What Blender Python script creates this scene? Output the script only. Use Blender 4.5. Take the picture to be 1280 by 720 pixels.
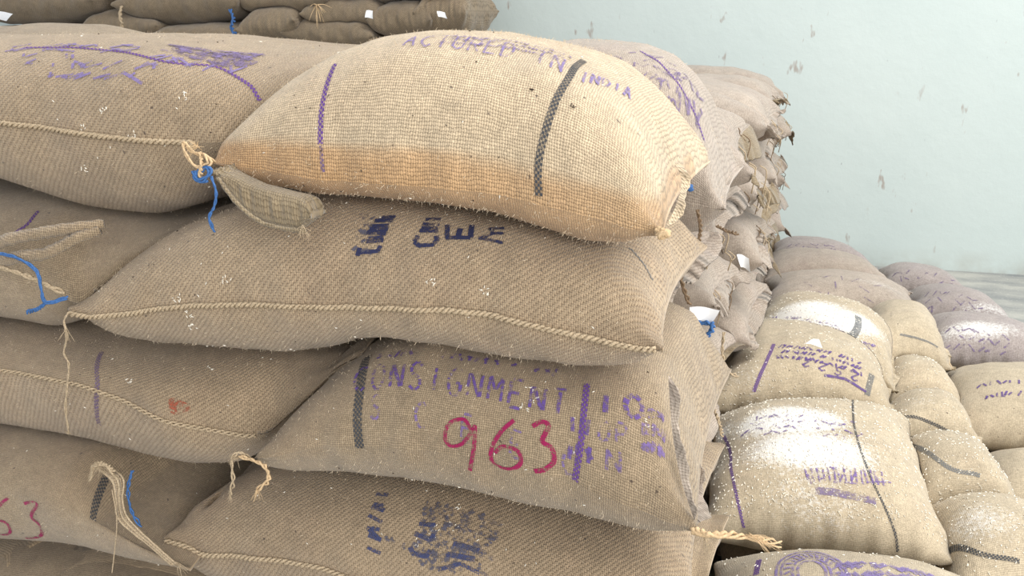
import bpy, math, random
import numpy as np
from mathutils import Vector, Matrix
from mathutils.bvhtree import BVHTree
from math import pi, sin, cos, radians as rad

for o in list(bpy.data.objects): bpy.data.objects.remove(o)
SC = bpy.context.scene
COL = SC.collection
random.seed(7); RNG = np.random.default_rng(7)

# ------------------------------------------------------------ camera
FPX, EYE = 1100.0, 1.75
R = (Matrix.Rotation(rad(18.0), 3, 'Z') @ Matrix.Rotation(rad(90-16.9), 3, 'X') @ Matrix.Rotation(rad(-1.0), 3, 'Z'))
cd = bpy.data.cameras.new('camera'); cam = bpy.data.objects.new('camera', cd); COL.objects.link(cam)
cd.sensor_width = 36; cd.lens = 36*FPX/1280; cd.clip_start = .05; cd.clip_end = 200
M4 = R.to_4x4(); M4.translation = (0, 0, EYE); cam.matrix_world = M4
SC.camera = cam

# ------------------------------------------------------------ light
SC.view_settings.view_transform = 'Standard'; SC.view_settings.look = 'None'
SC.view_settings.gamma = 1; SC.view_settings.use_curve_mapping = False
SC.view_settings.exposure = 0.32
w = bpy.data.worlds.new('world'); SC.world = w; w.use_nodes = True
bg = w.node_tree.nodes['Background']; bg.inputs[0].default_value = (.95, .97, 1, 1); bg.inputs[1].default_value = .68

def area(name, loc, target, sx, sy, power, col):
    l = bpy.data.lights.new(name, 'AREA'); l.shape = 'RECTANGLE'; l.size = sx; l.size_y = sy; l.energy = power; l.color = col
    o = bpy.data.objects.new(name, l); COL.objects.link(o); o.location = loc
    o.rotation_euler = (Vector(target)-Vector(loc)).to_track_quat('-Z', 'Y').to_euler()
area('roof_skylight', (2.6, 3.2, 5.6), (0.4, 3.0, 0.5), 2.6, 5.0, 300, (1, .985, .95))
area('open_doorway', (3.2, -3.0, 2.6), (-.3, 3.0, 1.2), 3.2, 3.0, 235, (1, .97, .92))

# ------------------------------------------------------------ pixels to points
O = Vector((0, 0, EYE))
def ray(x, y): return R @ Vector(((x-640)/FPX, -(y-360)/FPX, -1))
def at(x, y, Y):
    d = ray(x, y); return O + d*(Y/d.y)
def atZ(x, y, z):
    d = ray(x, y); return O + d*((z-EYE)/d.z)

# ------------------------------------------------------------ materials
def nodes(name):
    m = bpy.data.materials.new(name); m.use_nodes = True; nt = m.node_tree
    b = nt.nodes['Principled BSDF']; b.inputs['Roughness'].default_value = .95
    b.inputs['Specular IOR Level'].default_value = .15
    return m, nt, b
def N(nt, t, **k):
    n = nt.nodes.new(t)
    for a, v in k.items(): setattr(n, a, v)
    return n
def M(nt, op, a, b=None, c=None, clamp=False):
    n = nt.nodes.new('ShaderNodeMath'); n.operation = op; n.use_clamp = clamp
    for i, x in enumerate((a, b, c)):
        if x is None: continue
        if isinstance(x, (int, float)): n.inputs[i].default_value = x
        else: nt.links.new(x, n.inputs[i])
    return n.outputs[0]
def MIX(nt, f, a, b, mode='MIX'):
    n = nt.nodes.new('ShaderNodeMix'); n.data_type = 'RGBA'; n.blend_type = mode
    for i, x in ((0, f), (6, a), (7, b)):
        if isinstance(x, (int, float)): n.inputs[i].default_value = x
        elif isinstance(x, tuple): n.inputs[i].default_value = (*x, 1)
        else: nt.links.new(x, n.inputs[i])
    return n.outputs[2]
def NOISE(nt, vec, scale, detail=3, rough=.6, dist=0):
    n = nt.nodes.new('ShaderNodeTexNoise'); n.inputs['Scale'].default_value = scale
    n.inputs['Detail'].default_value = detail; n.inputs['Roughness'].default_value = rough; n.inputs['Distortion'].default_value = dist
    if vec is not None: nt.links.new(vec, n.inputs['Vector'])
    return n
def MR(nt, v, a, b, c=0, d=1):
    n = nt.nodes.new('ShaderNodeMapRange'); nt.links.new(v, n.inputs[0])
    for i, x in enumerate((a, b, c, d)): n.inputs[i+1].default_value = x
    return n.outputs[0]

def weave(nt, p, twill):
    """height of a coarse jute weave laid out in metres on the cloth's own UV"""
    uv = N(nt, 'ShaderNodeUVMap'); uv.uv_map = 'cloth'
    ds = NOISE(nt, uv.outputs[0], 22, 3, .6)
    mp = N(nt, 'ShaderNodeVectorMath', operation='MULTIPLY_ADD'); nt.links.new(ds.outputs['Color'], mp.inputs[0])
    mp.inputs[1].default_value = (.010, .010, 0); nt.links.new(uv.outputs[0], mp.inputs[2])
    ds2 = NOISE(nt, uv.outputs[0], 170, 2, .6)
    mp2 = N(nt, 'ShaderNodeVectorMath', operation='MULTIPLY_ADD'); nt.links.new(ds2.outputs['Color'], mp2.inputs[0])
    mp2.inputs[1].default_value = (.0022, .0022, 0); nt.links.new(mp.outputs[0], mp2.inputs[2])
    s = N(nt, 'ShaderNodeSeparateXYZ'); nt.links.new(mp2.outputs[0], s.inputs[0])
    U = M(nt, 'DIVIDE', s.outputs[0], p); V = M(nt, 'DIVIDE', s.outputs[1], p*1.15)
    fu = M(nt, 'FRACT', U); fv = M(nt, 'FRACT', V); iu = M(nt, 'FLOOR', U); iv = M(nt, 'FLOOR', V)
    def prof(f):
        q = M(nt, 'MULTIPLY_ADD', f, 2, -1); return M(nt, 'SUBTRACT', 1, M(nt, 'MULTIPLY', q, q))
    pu, pv = prof(fu), prof(fv)
    if twill:
        tri = M(nt, 'FLOORED_MODULO', M(nt, 'ADD', iu, iv), 3) ; ch = M(nt, 'LESS_THAN', tri, 1.5)
    else:
        ch = M(nt, 'FLOORED_MODULO', M(nt, 'ADD', iu, iv), 2)
    a = M(nt, 'MULTIPLY', pu, M(nt, 'MULTIPLY_ADD', pv, .55, .45)); b = M(nt, 'MULTIPLY', pv, M(nt, 'MULTIPLY_ADD', pu, .55, .45))
    h = M(nt, 'ADD', M(nt, 'MULTIPLY', ch, a), M(nt, 'MULTIPLY', M(nt, 'SUBTRACT', 1, ch), b))
    if not twill:
        sg = M(nt, 'MULTIPLY', M(nt, 'SINE', M(nt, 'MULTIPLY', U, pi)), M(nt, 'SINE', M(nt, 'MULTIPLY', V, pi)))
        h = M(nt, 'MAXIMUM', M(nt, 'MULTIPLY', M(nt, 'POWER', pu, .7), M(nt, 'MULTIPLY_ADD', sg, .5, .5)), M(nt, 'MULTIPLY', M(nt, 'POWER', pv, .7), M(nt, 'MULTIPLY_ADD', sg, -.5, .5)))
    if twill:
        rib = M(nt, 'SINE', M(nt, 'MULTIPLY', M(nt, 'ADD', U, M(nt, 'MULTIPLY', V, 1.0)), 2*pi/3))
        h = M(nt, 'ADD', M(nt, 'MULTIPLY', h, .72), M(nt, 'MULTIPLY_ADD', rib, .22, .2))
    cu = N(nt, 'ShaderNodeCombineXYZ'); nt.links.new(iu, cu.inputs[0]); nt.links.new(ch, cu.inputs[1])
    nt.links.new(iv, cu.inputs[2])
    wn = N(nt, 'ShaderNodeTexWhiteNoise'); nt.links.new(cu.outputs[0], wn.inputs[0])
    return uv.outputs[0], h, wn.outputs[0], ch

def jute(name, col, gap=.42, p=.0034, twill=False, bump=.0011, mott=.22, cool=(.86, .80, .80)):
    m, nt, b = nodes(name)
    uv, h, wn, ch = weave(nt, p, twill)
    tc = N(nt, 'ShaderNodeTexCoord'); geo = N(nt, 'ShaderNodeNewGeometry')
    oi = N(nt, 'ShaderNodeObjectInfo')
    big = NOISE(nt, geo.outputs['Position'], 3.2, 4, .6).outputs['Fac']
    mid = NOISE(nt, geo.outputs['Position'], 26, 4, .65).outputs['Fac']
    fine = NOISE(nt, uv, 420, 3, .7).outputs['Fac']
    hm = M(nt, 'MINIMUM', M(nt, 'MAXIMUM', MR(nt, h, .08, .62), 0), 1)
    c = MIX(nt, hm, tuple(gap*x for x in (col[0]*.92, col[1]*.85, col[2]*.78)), col)
    bri = M(nt, 'ADD', MR(nt, wn, 0, 1, .86, 1.12), M(nt, 'MULTIPLY_ADD', fine, .5, -.25))
    bri = M(nt, 'MULTIPLY', bri, MR(nt, mid, .3, .7, 1-mott*.6, 1+mott*.4))
    bri = M(nt, 'MULTIPLY', bri, MR(nt, big, .3, .7, 1-mott*.4, 1+mott*.3))
    bri = M(nt, 'MULTIPLY', bri, MR(nt, oi.outputs['Random'], 0, 1, .94, 1.05))
    cb = N(nt, 'ShaderNodeCombineColor'); [nt.links.new(bri, cb.inputs[i]) for i in range(3)]
    c = MIX(nt, 1.0, c, cb.outputs[0], 'MULTIPLY')
    # faded lavender bloom of old ink and grime
    lav = NOISE(nt, geo.outputs['Position'], 6, 3, .6, .4).outputs['Fac']
    c = MIX(nt, MR(nt, lav, .52, .78, 0, .38), c, MIX(nt, 1.0, c, cool, 'MULTIPLY'))
    # dark specks
    sp = NOISE(nt, uv, 75, 1, .4).outputs['Fac']
    c = MIX(nt, MR(nt, sp, .75, .79, 0, .75), c, (.05, .035, .03))
    # brown tone carried as an attribute
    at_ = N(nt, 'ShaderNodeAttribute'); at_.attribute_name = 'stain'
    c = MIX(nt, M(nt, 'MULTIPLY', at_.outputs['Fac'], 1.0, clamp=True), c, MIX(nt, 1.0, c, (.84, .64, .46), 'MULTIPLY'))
    ink = N(nt, 'ShaderNodeAttribute'); ink.attribute_name = 'ink'
    ik = NOISE(nt, uv, 60, 4, .7).outputs['Fac']
    c = MIX(nt, M(nt, 'MULTIPLY', ink.outputs['Fac'], MR(nt, ik, .4, .62, 0, .6), clamp=True), c, (.26, .23, .42))
    # flour dust
    du = N(nt, 'ShaderNodeAttribute'); du.attribute_name = 'dust'
    dn = NOISE(nt, geo.outputs['Position'], 95, 4, .85).outputs['Fac']
    dk = M(nt, 'SUBTRACT', M(nt, 'ADD', M(nt, 'MULTIPLY', du.outputs['Fac'], 1.15), dn), 1.0)
    dk = MR(nt, dk, -.02, .20, 0, 1)
    dk = M(nt, 'MULTIPLY', dk, M(nt, 'MULTIPLY_ADD', du.outputs['Fac'], .55, .45), clamp=True)
    c = MIX(nt, dk, c, (.84, .83, .80))
    nt.links.new(c, b.inputs['Base Color'])
    b.inputs['Sheen Weight'].default_value = .25; b.inputs['Sheen Roughness'].default_value = .5
    bp = N(nt, 'ShaderNodeBump'); bp.inputs['Strength'].default_value = .9; bp.inputs['Distance'].default_value = bump
    hh = M(nt, 'ADD', h, M(nt, 'MULTIPLY', fine, .35))
    nt.links.new(hh, bp.inputs['Height']); nt.links.new(bp.outputs[0], b.inputs['Normal'])
    return m

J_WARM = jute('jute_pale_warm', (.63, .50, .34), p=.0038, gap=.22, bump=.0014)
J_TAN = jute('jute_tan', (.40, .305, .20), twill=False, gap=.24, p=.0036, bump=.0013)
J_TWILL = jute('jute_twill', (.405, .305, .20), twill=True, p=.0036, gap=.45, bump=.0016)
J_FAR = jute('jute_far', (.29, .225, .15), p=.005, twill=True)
J_FLAP = jute('jute_flap', (.30, .235, .15), p=.004, bump=.0015)
J_SIDE = jute('jute_side', (.44, .37, .305), p=.0042, cool=(.92, .84, .9))
J_PALE = jute('jute_pale', (.50, .42, .30), p=.0040, gap=.55, bump=.0008)
J_LAV = jute('jute_lavender', (.40, .35, .33), p=.0045, gap=.6, cool=(.8, .76, .88))

def plain(name, col, rough=.9, nz=.25, scale=300):
    m, nt, b = nodes(name); tc = N(nt, 'ShaderNodeTexCoord')
    n = NOISE(nt, tc.outputs['Object'], scale, 3, .6).outputs['Fac']
    nt.links.new(MIX(nt, MR(nt, n, .3, .7), tuple(x*(1-nz) for x in col), tuple(min(1, x*(1+nz)) for x in col)), b.inputs['Base Color'])
    b.inputs['Roughness'].default_value = rough
    return m
M_STITCH = plain('stitch_twine', (.47, .37, .25), .95, .45, 500); M_FRAY = plain('frayed_twine', (.62, .45, .27)); M_DARKT = plain('dark_twine', (.20, .14, .09))
M_BLUE = plain('blue_plastic_twine', (.06, .15, .36), .5); M_PAPER = plain('white_tag', (.88, .89, .9), .7, .04, 60)
M_GRAIN = plain('white_grain', (.90, .86, .76), .5, .1); M_FIBRE = plain('loose_fibre', (.72, .60, .44)); M_CHAFF = plain('dark_chaff', (.06, .045, .035))

def ink(name, col, dens=.6, sc=260, dash=None):
    m, nt, b = nodes(name); b.inputs['Base Color'].default_value = (*col, 1)
    uv = N(nt, 'ShaderNodeUVMap'); uv.uv_map = 'cloth'
    geo = N(nt, 'ShaderNodeNewGeometry')
    n1 = NOISE(nt, geo.outputs['Position'], sc, 3, .7).outputs['Fac']; n2 = NOISE(nt, geo.outputs['Position'], 45, 3, .6).outputs['Fac']
    v = M(nt, 'ADD', M(nt, 'MULTIPLY', n1, .7), M(nt, 'MULTIPLY', n2, .6))
    al = MR(nt, v, .62-.28*(dens-.5)-.10, .62-.28*(dens-.5)+.10, 0, .96)
    if dash:
        s = N(nt, 'ShaderNodeSeparateXYZ'); nt.links.new(uv.outputs[0], s.inputs[0])
        u1 = M(nt, 'DIVIDE', s.outputs[0], .0034); v1 = M(nt, 'DIVIDE', s.outputs[1], .0034*dash)
        sel = M(nt, 'FLOORED_MODULO', M(nt, 'ADD', M(nt, 'FLOOR', u1), M(nt, 'FLOOR', v1)), 2)
        al = M(nt, 'MULTIPLY', M(nt, 'MULTIPLY_ADD', sel, .75, .25), M(nt, 'MULTIPLY_ADD', al, .6, .4))
    nt.links.new(al, b.inputs['Alpha'])
    return m
I_PURPLE = ink('purple_ink', (.13, .085, .24), .56); I_LAV = ink('faded_lavender_ink', (.24, .19, .38), .48)
I_BROKEN = ink('worn_purple_ink', (.14, .085, .30), .42, 110); I_FAINT2 = ink('worn_faint_ink', (.20, .14, .33), .34, 120)
I_FAINT = ink('faint_purple_ink', (.22, .17, .28), .36)
I_NAVY = ink('navy_ink', (.035, .04, .095), .66); I_NAVYF = ink('faded_navy_ink', (.06, .07, .15), .55); I_PINK = ink('pink_crayon', (.30, .018, .085), .60)
I_PINKF = ink('faint_pink_crayon', (.34, .04, .12), .5)
I_RED = ink('faded_red_spot', (.36, .10, .06), .36, 180)
S_BLACK = ink('black_woven_stripe', (.06, .065, .075), .75, dash=1.3); S_PURPLE = ink('purple_woven_stripe', (.13, .06, .27), 1.0, dash=1.3)
S_GREY = ink('grey_woven_stripe', (.16, .17, .18), .75, dash=1.2); S_FAINT = ink('faint_woven_stripe', (.17, .12, .22), .5, dash=1.2)
SMUDGE = ink('ink_smudge', (.12, .115, .15), .30, 150)

# ------------------------------------------------------------ mesh helpers
def mesh_obj(name, V_, F_, mat, parent=None, smooth=True, uvs=None, attrs=None):
    me = bpy.data.meshes.new(name); me.from_pydata([tuple(v) for v in V_], [], [tuple(f) for f in F_])
    if smooth: me.polygons.foreach_set('use_smooth', [True]*len(me.polygons))
    if uvs is None and len(V_):
        A_ = np.array([list(v) for v in V_]); li = np.empty(len(me.loops), dtype=np.int32); me.loops.foreach_get('vertex_index', li)
        uvs = np.stack([A_[:, 0]*.8+A_[:, 1]*.6, A_[:, 2]+A_[:, 0]*.1], -1)[li]
    if uvs is not None:
        l = me.uv_layers.new(name='cloth'); l.data.foreach_set('uv', np.asarray(uvs, dtype=np.float32).ravel())
    for k, v in (attrs or {}).items():
        a = me.attributes.new(k, 'FLOAT', 'POINT'); a.data.foreach_set('value', np.asarray(v, dtype=np.float32))
    me.materials.append(mat); me.update()
    o = bpy.data.objects.new(name, me); COL.objects.link(o)
    if parent is not None:
        o.parent = parent; o.matrix_parent_inverse = parent.matrix_basis.inverted()
    return o
def tag(o, label=None, cat=None, group=None, kind=None):
    for k, v in (('label', label), ('category', cat), ('group', group), ('kind', kind)):
        if v: o[k] = v
    return o
class MB:
    def __init__(s): s.v = []; s.f = []
    def tube(s, pts, r, n=6, taper=None, wob=0, cap=True):
        pts = [Vector(p) for p in pts]; m = len(pts); base = len(s.v); up = Vector((.13, .97, .2))
        for i, p in enumerate(pts):
            d = (pts[min(i+1, m-1)]-pts[max(i-1, 0)])
            d = d.normalized() if d.length > 1e-9 else Vector((1, 0, 0))
            a = d.cross(up); a = a.normalized() if a.length > 1e-4 else d.cross(Vector((1, 0, 0))).normalized()
            b = d.cross(a)
            rr = (r[i] if isinstance(r, (list, tuple)) else r)*(1 if taper is None else 1+(taper-1)*i/(m-1))
            for k in range(n):
                q = rr*(1+wob*random.uniform(-1, 1)); th = 2*pi*k/n
                s.v.append(p+a*cos(th)*q+b*sin(th)*q)
        for i in range(m-1):
            for k in range(n):
                s.f.append((base+i*n+k, base+i*n+(k+1) % n, base+(i+1)*n+(k+1) % n, base+(i+1)*n+k))
        if cap:
            s.f.append(tuple(base+k for k in range(n))[::-1]); s.f.append(tuple(base+(m-1)*n+k for k in range(n)))
    def build(s, name, mat, parent=None): return mesh_obj(name, s.v, s.f, mat, parent)
def spline(pts, n):
    """Catmull-Rom through points"""
    P = [Vector(p) for p in pts]
    if len(P) == 2: return [P[0].lerp(P[1], i/n) for i in range(n+1)]
    P = [2*P[0]-P[1]]+P+[2*P[-1]-P[-2]]; out = []; segs = len(P)-3
    for i in range(n+1):
        x = i/n*segs; k = min(int(x), segs-1); t = x-k
        a, b, c, d = P[k:k+4]
        out.append(.5*((2*b)+(c-a)*t+(2*a-5*b+4*c-d)*t*t+(3*b-a-3*c+d)*t**3))
    return out
def interp(x, pts):
    """monotone-ish smooth interpolation of (x, z) points"""
    xs = np.array([p[0] for p in pts]); zs = np.array([p[1] for p in pts]); o = np.argsort(xs); xs = xs[o]; zs = zs[o]
    dense = np.linspace(xs[0], xs[-1], 400); zd = np.interp(dense, xs, zs)
    k = 13; ker = np.hanning(k+2)[1:-1]; ker /= ker.sum()
    zz = np.convolve(np.pad(zd, k//2, mode='edge'), ker, 'valid'); zz[0] = zs[0]; zz[-1] = zs[-1]
    return np.interp(x, dense, zz)
_dirs = RNG.normal(size=(18, 3)); _ph = RNG.uniform(0, 6.28, 18)
def lump(P, f, seed=0):
    """smooth pseudo-noise from summed sines, about -1..1"""
    s = np.zeros(P.shape[:-1]); rs = np.random.default_rng(seed); D = rs.normal(size=(9, 3)); ph = rs.uniform(0, 6.28, 9)
    for d, h in zip(D, ph): s += np.sin((P @ d)*f+h+.8*np.sin((P @ d[::-1])*f*.6+h*2))
    return s/4.2

# ------------------------------------------------------------ the sack
ALL = []
class Sack:
    """closed cloth grid: i runs along the front edge from ear to ear, j runs round (back edge, top, front edge, bottom)"""
    def __init__(s, P, L, W, mat, name='jute_sack', seed=0, crease=.004, lumps=.006):
        s.P = P; s.nu, s.nv = P.shape[0]-1, P.shape[1]; s.L, s.W = L, W; s.mat = mat; s.seed = seed
        s.name = name; s.dust = None; s.stain = None; s.ink = None; s.root = None; s.hems = []
        s.wrinkle(crease, lumps); ALL.append(s)
    def normals(s):
        du = np.gradient(s.P, axis=0); Q = np.concatenate([s.P[:, -1:], s.P, s.P[:, :1]], 1); dv = (Q[:, 2:]-Q[:, :-2])/2
        n = np.cross(dv, du); l = np.linalg.norm(n, axis=2, keepdims=True); n = n/np.maximum(l, 1e-9)
        c = s.P.mean((0, 1)); 
        if ((s.P-c)*n).sum() < 0: n = -n
        return n
    def wrinkle(s, crease, lumps):
        n = s.normals(); a = np.linspace(-1, 1, s.nu+1)[:, None]; t = (np.arange(s.nv)/s.nv)[None, :]
        rs = np.random.default_rng(s.seed+50)
        prof = np.minimum(1, (1-np.abs(a))/.10)
        d = lumps*(.6*lump(s.P, 9, s.seed)+.4*lump(s.P, 22, s.seed+1))*prof
        fold = np.zeros_like(d)
        for k, ph, am in ((7, 0, 1), (11, 1.7, .7), (17, .4, .45)):
            fold = fold+am*np.sin(2*pi*k*t+ph+rs.uniform(0, 6)+1.5*np.sin(a*5+ph))
        end = np.exp(-(1-np.abs(a))/.13)*np.minimum(1, (1-np.abs(a))/.02)
        d = d+crease*fold*end
        # long soft creases running off the front and back edges
        b = np.abs(np.cos(2*pi*t)); e = np.exp(-(1-b)/.06)
        cr = np.sin(a*rs.uniform(16, 22)+rs.uniform(0, 6))+.7*np.sin(a*rs.uniform(30, 44)+rs.uniform(0, 6))
        d = d+crease*.55*cr*e*(1-end)
        s.P = s.P+n*d[:, :, None]
    def faces(s):
        nu, nv = s.nu, s.nv; i = np.arange(nu)[:, None]; j = np.arange(nv)[None, :]; j2 = (j+1) % nv
        F = np.stack([i*nv+j, (i+1)*nv+j, (i+1)*nv+j2, i*nv+j2], -1).reshape(-1, 4)
        h = nv//2; caps = []
        for q in range(h):
            caps.append((q, q+1, (nv-q-1) % nv, (nv-q) % nv) if q else (0, 1, nv-1))
            b0 = nu*nv; c = (b0+q, b0+(nv-q) % nv, b0+(nv-q-1) % nv, b0+q+1) if q else (b0, b0+nv-1, b0+1)
            caps.append(c)
        caps = [tuple(dict.fromkeys(c)) for c in caps]
        caps = [c for c in caps if len(c) > 2]
        return F, caps
    def bvh(s):
        F, caps = s.faces()
        return BVHTree.FromPolygons([tuple(v) for v in s.P.reshape(-1, 3)], [tuple(int(k) for k in f) for f in F]+caps)
    def uvs(s):
        nu, nv = s.nu, s.nv; i = np.arange(nu)[:, None]+np.zeros((1, nv)); j = np.arange(nv)[None, :]+np.zeros((nu, 1))
        def u(ii, jj): return np.stack([ii/nu*s.L+s.seed*.37, jj/nv*2*s.W*1.12], -1)
        return np.stack([u(i, j), u(i+1, j), u(i+1, j+1), u(i, j+1)], 2).reshape(-1, 2)
    def yield_to(s, others, eps=.0015):
        V_ = s.P.reshape(-1, 3); lo, hi = V_.min(0), V_.max(0); moved = np.zeros(len(V_), bool)
        others = [(o, bv) for o, bv in others if o not in getattr(s, 'ignore', ())]
        for o, bv in others:
            Q = o.P.reshape(-1, 3); l2, h2 = Q.min(0), Q.max(0)
            if (lo > h2).any() or (hi < l2).any(): continue
            idx = np.where(((V_ > l2) & (V_ < h2)).all(1))[0]
            for k in idx:
                p = Vector(V_[k]); loc, n, f, d = bv.find_nearest(p)
                if loc is None: continue
                # outward normals by construction
                if (p-loc).dot(n)*o.sgn < 0:
                    V_[k] = loc+n*o.sgn*eps; moved[k] = True
        s.P = V_.reshape(s.P.shape)
        if moved.any():
            m = moved.reshape(s.nu+1, s.nv).astype(float)[:, :, None]
            for _ in range(5):
                mp = np.pad(m, ((1, 1), (0, 0), (0, 0))); m = np.maximum.reduce([m, .85*mp[:-2], .85*mp[2:], .85*np.roll(m, 1, 1), .85*np.roll(m, -1, 1)])
            m[0] = m[-1] = 0
            for _ in range(14):
                Q = np.concatenate([s.P[:, -1:], s.P, s.P[:, :1]], 1); av = (Q[:, 2:]+Q[:, :-2])/2
                U = s.P.copy(); U[1:-1] = (s.P[2:]+s.P[:-2])/2
                s.P = s.P*(1-.5*m)+(.5*av+.5*U)*.5*m
            V_ = s.P.reshape(-1, 3)
            for o, bv in others:
                Q = o.P.reshape(-1, 3); l2, h2 = Q.min(0), Q.max(0)
                if (lo > h2).any() or (hi < l2).any(): continue
                for k in np.where(((V_ > l2) & (V_ < h2)).all(1) & moved)[0]:
                    p = Vector(V_[k]); loc, n, f, d = bv.find_nearest(p)
                    if loc is not None and (p-loc).dot(n)*o.sgn < 0: V_[k] = loc+n*o.sgn*eps
            s.P = V_.reshape(s.P.shape)
    @property
    def sgn(s):
        if not hasattr(s, '_sg'):
            F, c = s.faces(); V_ = s.P.reshape(-1, 3); A = V_[F[:, 0]]; B = V_[F[:, 1]]; C_ = V_[F[:, 2]]; D = V_[F[:, 3]]
            cc = V_.mean(0); n = np.cross(C_-A, D-B); s._sg = 1 if ((A-cc)*n).sum() > 0 else -1
        return s._sg
    def field(s, px, py, rx, ry, ang=0):
        """soft blob of tone or dust round the cloth point seen at px, py (radii in metres on the ground plane)"""
        h = s.hit(px, py)
        if h is None: return np.zeros(s.P.shape[:2])
        d = s.P-np.array(h[2]); ca, sa = cos(ang), sin(ang)
        x = d[..., 0]*ca+d[..., 1]*sa; y = -d[..., 0]*sa+d[..., 1]*ca
        return np.exp(-(x/rx)**2-(y/ry)**2-(d[..., 2]/max(rx, ry))**2)
    def hit(s, x, y):
        bv = s.final_bvh(); d = ray(x, y).normalized(); loc, n, f, dist = bv.ray_cast(O, d)
        if loc is None: return None
        nu, nv = s.nu, s.nv
        if f >= nu*nv: return None
        i, j = divmod(f, nv)
        A, B, D = s.P[i, j], s.P[i+1, j], s.P[i, (j+1) % nv]; q = np.array(loc)-A
        e1, e2 = B-A, D-A; fu = min(1, max(0, q@e1/max(e1@e1, 1e-12))); fv = min(1, max(0, q@e2/max(e2@e2, 1e-12)))
        return ((i+fu)/nu, (j+fv)/nv, loc)
    def final_bvh(s):
        if not hasattr(s, '_fb'): s._fb = s.bvh()
        return s._fb
    def S(s, u, t, off=.0012):
        if not hasattr(s, '_n'): s._n = s.normals()
        x = min(max(u, 0), 1)*s.nu; i = min(int(x), s.nu-1); fx = x-i; y = (t % 1)*s.nv; j = int(y) % s.nv; fy = y-int(y); j2 = (j+1) % s.nv
        def L(G): return G[i, j]*(1-fx)*(1-fy)+G[i+1, j]*fx*(1-fy)+G[i, j2]*(1-fx)*fy+G[i+1, j2]*fx*fy
        return Vector(L(s.P))+Vector(L(s._n))*off
    def make(s, label, group=None, cat='sack'):
        c = s.P.mean((0, 1)); lo = s.P.reshape(-1, 3).min(0)[2]
        r = bpy.data.objects.new(s.name, None); COL.objects.link(r); r.location = (c[0], c[1], lo); r.empty_display_size = .1
        tag(r, label, cat, group); s.root = r
        F, caps = s.faces(); fs = [tuple(int(k) for k in f) for f in F]+caps
        if s.sgn < 0: pass
        uv = s.uvs(); extra = sum(len(c_) for c_ in caps); uv = np.concatenate([uv, np.zeros((extra, 2))])
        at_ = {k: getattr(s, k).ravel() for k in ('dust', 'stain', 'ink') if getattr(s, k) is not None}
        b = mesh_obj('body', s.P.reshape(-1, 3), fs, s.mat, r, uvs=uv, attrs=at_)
        if s.sgn < 0: b.data.flip_normals()
        for k, h in enumerate(s.hems): s.hem(**h)
        return r
    # ---- parts
    def edge(s, side, n=120, off=.002):
        """points of an edge: front, back, left or right"""
        if side == 'front': return [s.S(i/n, .5, off) for i in range(n+1)]
        if side == 'right': return [Vector(s.P[-1, int(.5*s.nv*(1-i/n))]) for i in range(n+1)]
        return [Vector(s.P[0, int(.5*s.nv*(1-i/n))]) for i in range(n+1)]
    def braid(s, pts, r=.0028, pitch=.020, amp=.0030, mat=None, name='seam_stitching'):
        """two twisted strands following pts"""
        d = [0]
        for a, b in zip(pts, pts[1:]): d.append(d[-1]+(b-a).length)
        tot = d[-1]; n = max(12, int(tot/.0035)); xs = np.linspace(0, tot, n); A = np.array([list(p) for p in pts])
        C = np.stack([np.interp(xs, d, A[:, k]) for k in range(3)], 1); mb = MB()
        T = np.gradient(C, axis=0); T /= np.maximum(np.linalg.norm(T, axis=1, keepdims=True), 1e-9)
        up = np.array([0, 0, 1.]); B = np.cross(T, up); B /= np.maximum(np.linalg.norm(B, axis=1, keepdims=True), 1e-9); Nn = np.cross(B, T)
        for k in range(2):
            ph = 2*pi*xs/pitch+k*pi
            q = C+B*(np.cos(ph)*amp)[:, None]+Nn*(np.sin(ph)*amp)[:, None]
            mb.tube([Vector(p) for p in q], r, 5, wob=.32)
        return mb.build(name, mat or M_STITCH, s.root)
    def hem(s, side='right', depth=.05, wav=.012, u0=0, u1=1, mat=None, drop=.3, out=1, name='hem_flap', seed=0, f=5):
        """loose ruffled cloth standing out beyond the stitched end of the sack"""
        n, m = 46, 6; pts = s.edge(side, n)[int(u0*n):int(u1*n)+1]; n = len(pts)-1
        if n < 2: return
        rs = random.Random(s.seed*13+seed); p1, p2, p3 = [rs.uniform(0, 6.28) for _ in range(3)]
        sx = 1 if side == 'right' else -1; V_ = []; F_ = []
        for k in range(2):
            for i, p in enumerate(pts):
                u = i/n; w_ = min(1, min(u, 1-u)/.12)**.5
                for q in range(m+1):
                    v = q/m; dd = depth*(.7+.3*sin(f*1.7*u*2+p3)+.06*sin(19*u+p1))*w_
                    z = -drop*dd*v*v+wav*v*sin(2*pi*f*u*.7+p1)+wav*.4*v*sin(2*pi*f*1.9*u+p2)
                    y = wav*.8*v*sin(2*pi*f*.8*u+p2)
                    V_.append(p+Vector((sx*dd*v*out-sx*.004, y, z-(.004 if k else 0))))
        o = (n+1)*(m+1)
        for i in range(n):
            for q in range(m):
                a = i*(m+1)+q; F_.append((a, a+m+1, a+m+2, a+1)); F_.append((o+a, o+a+1, o+a+m+2, o+a+m+1))
        for i in range(n):
            a = i*(m+1)+m; F_.append((a, a+m+1, o+a+m+1, o+a))
        return mesh_obj(name, V_, F_, mat or s.mat, s.root, uvs=None)
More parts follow.
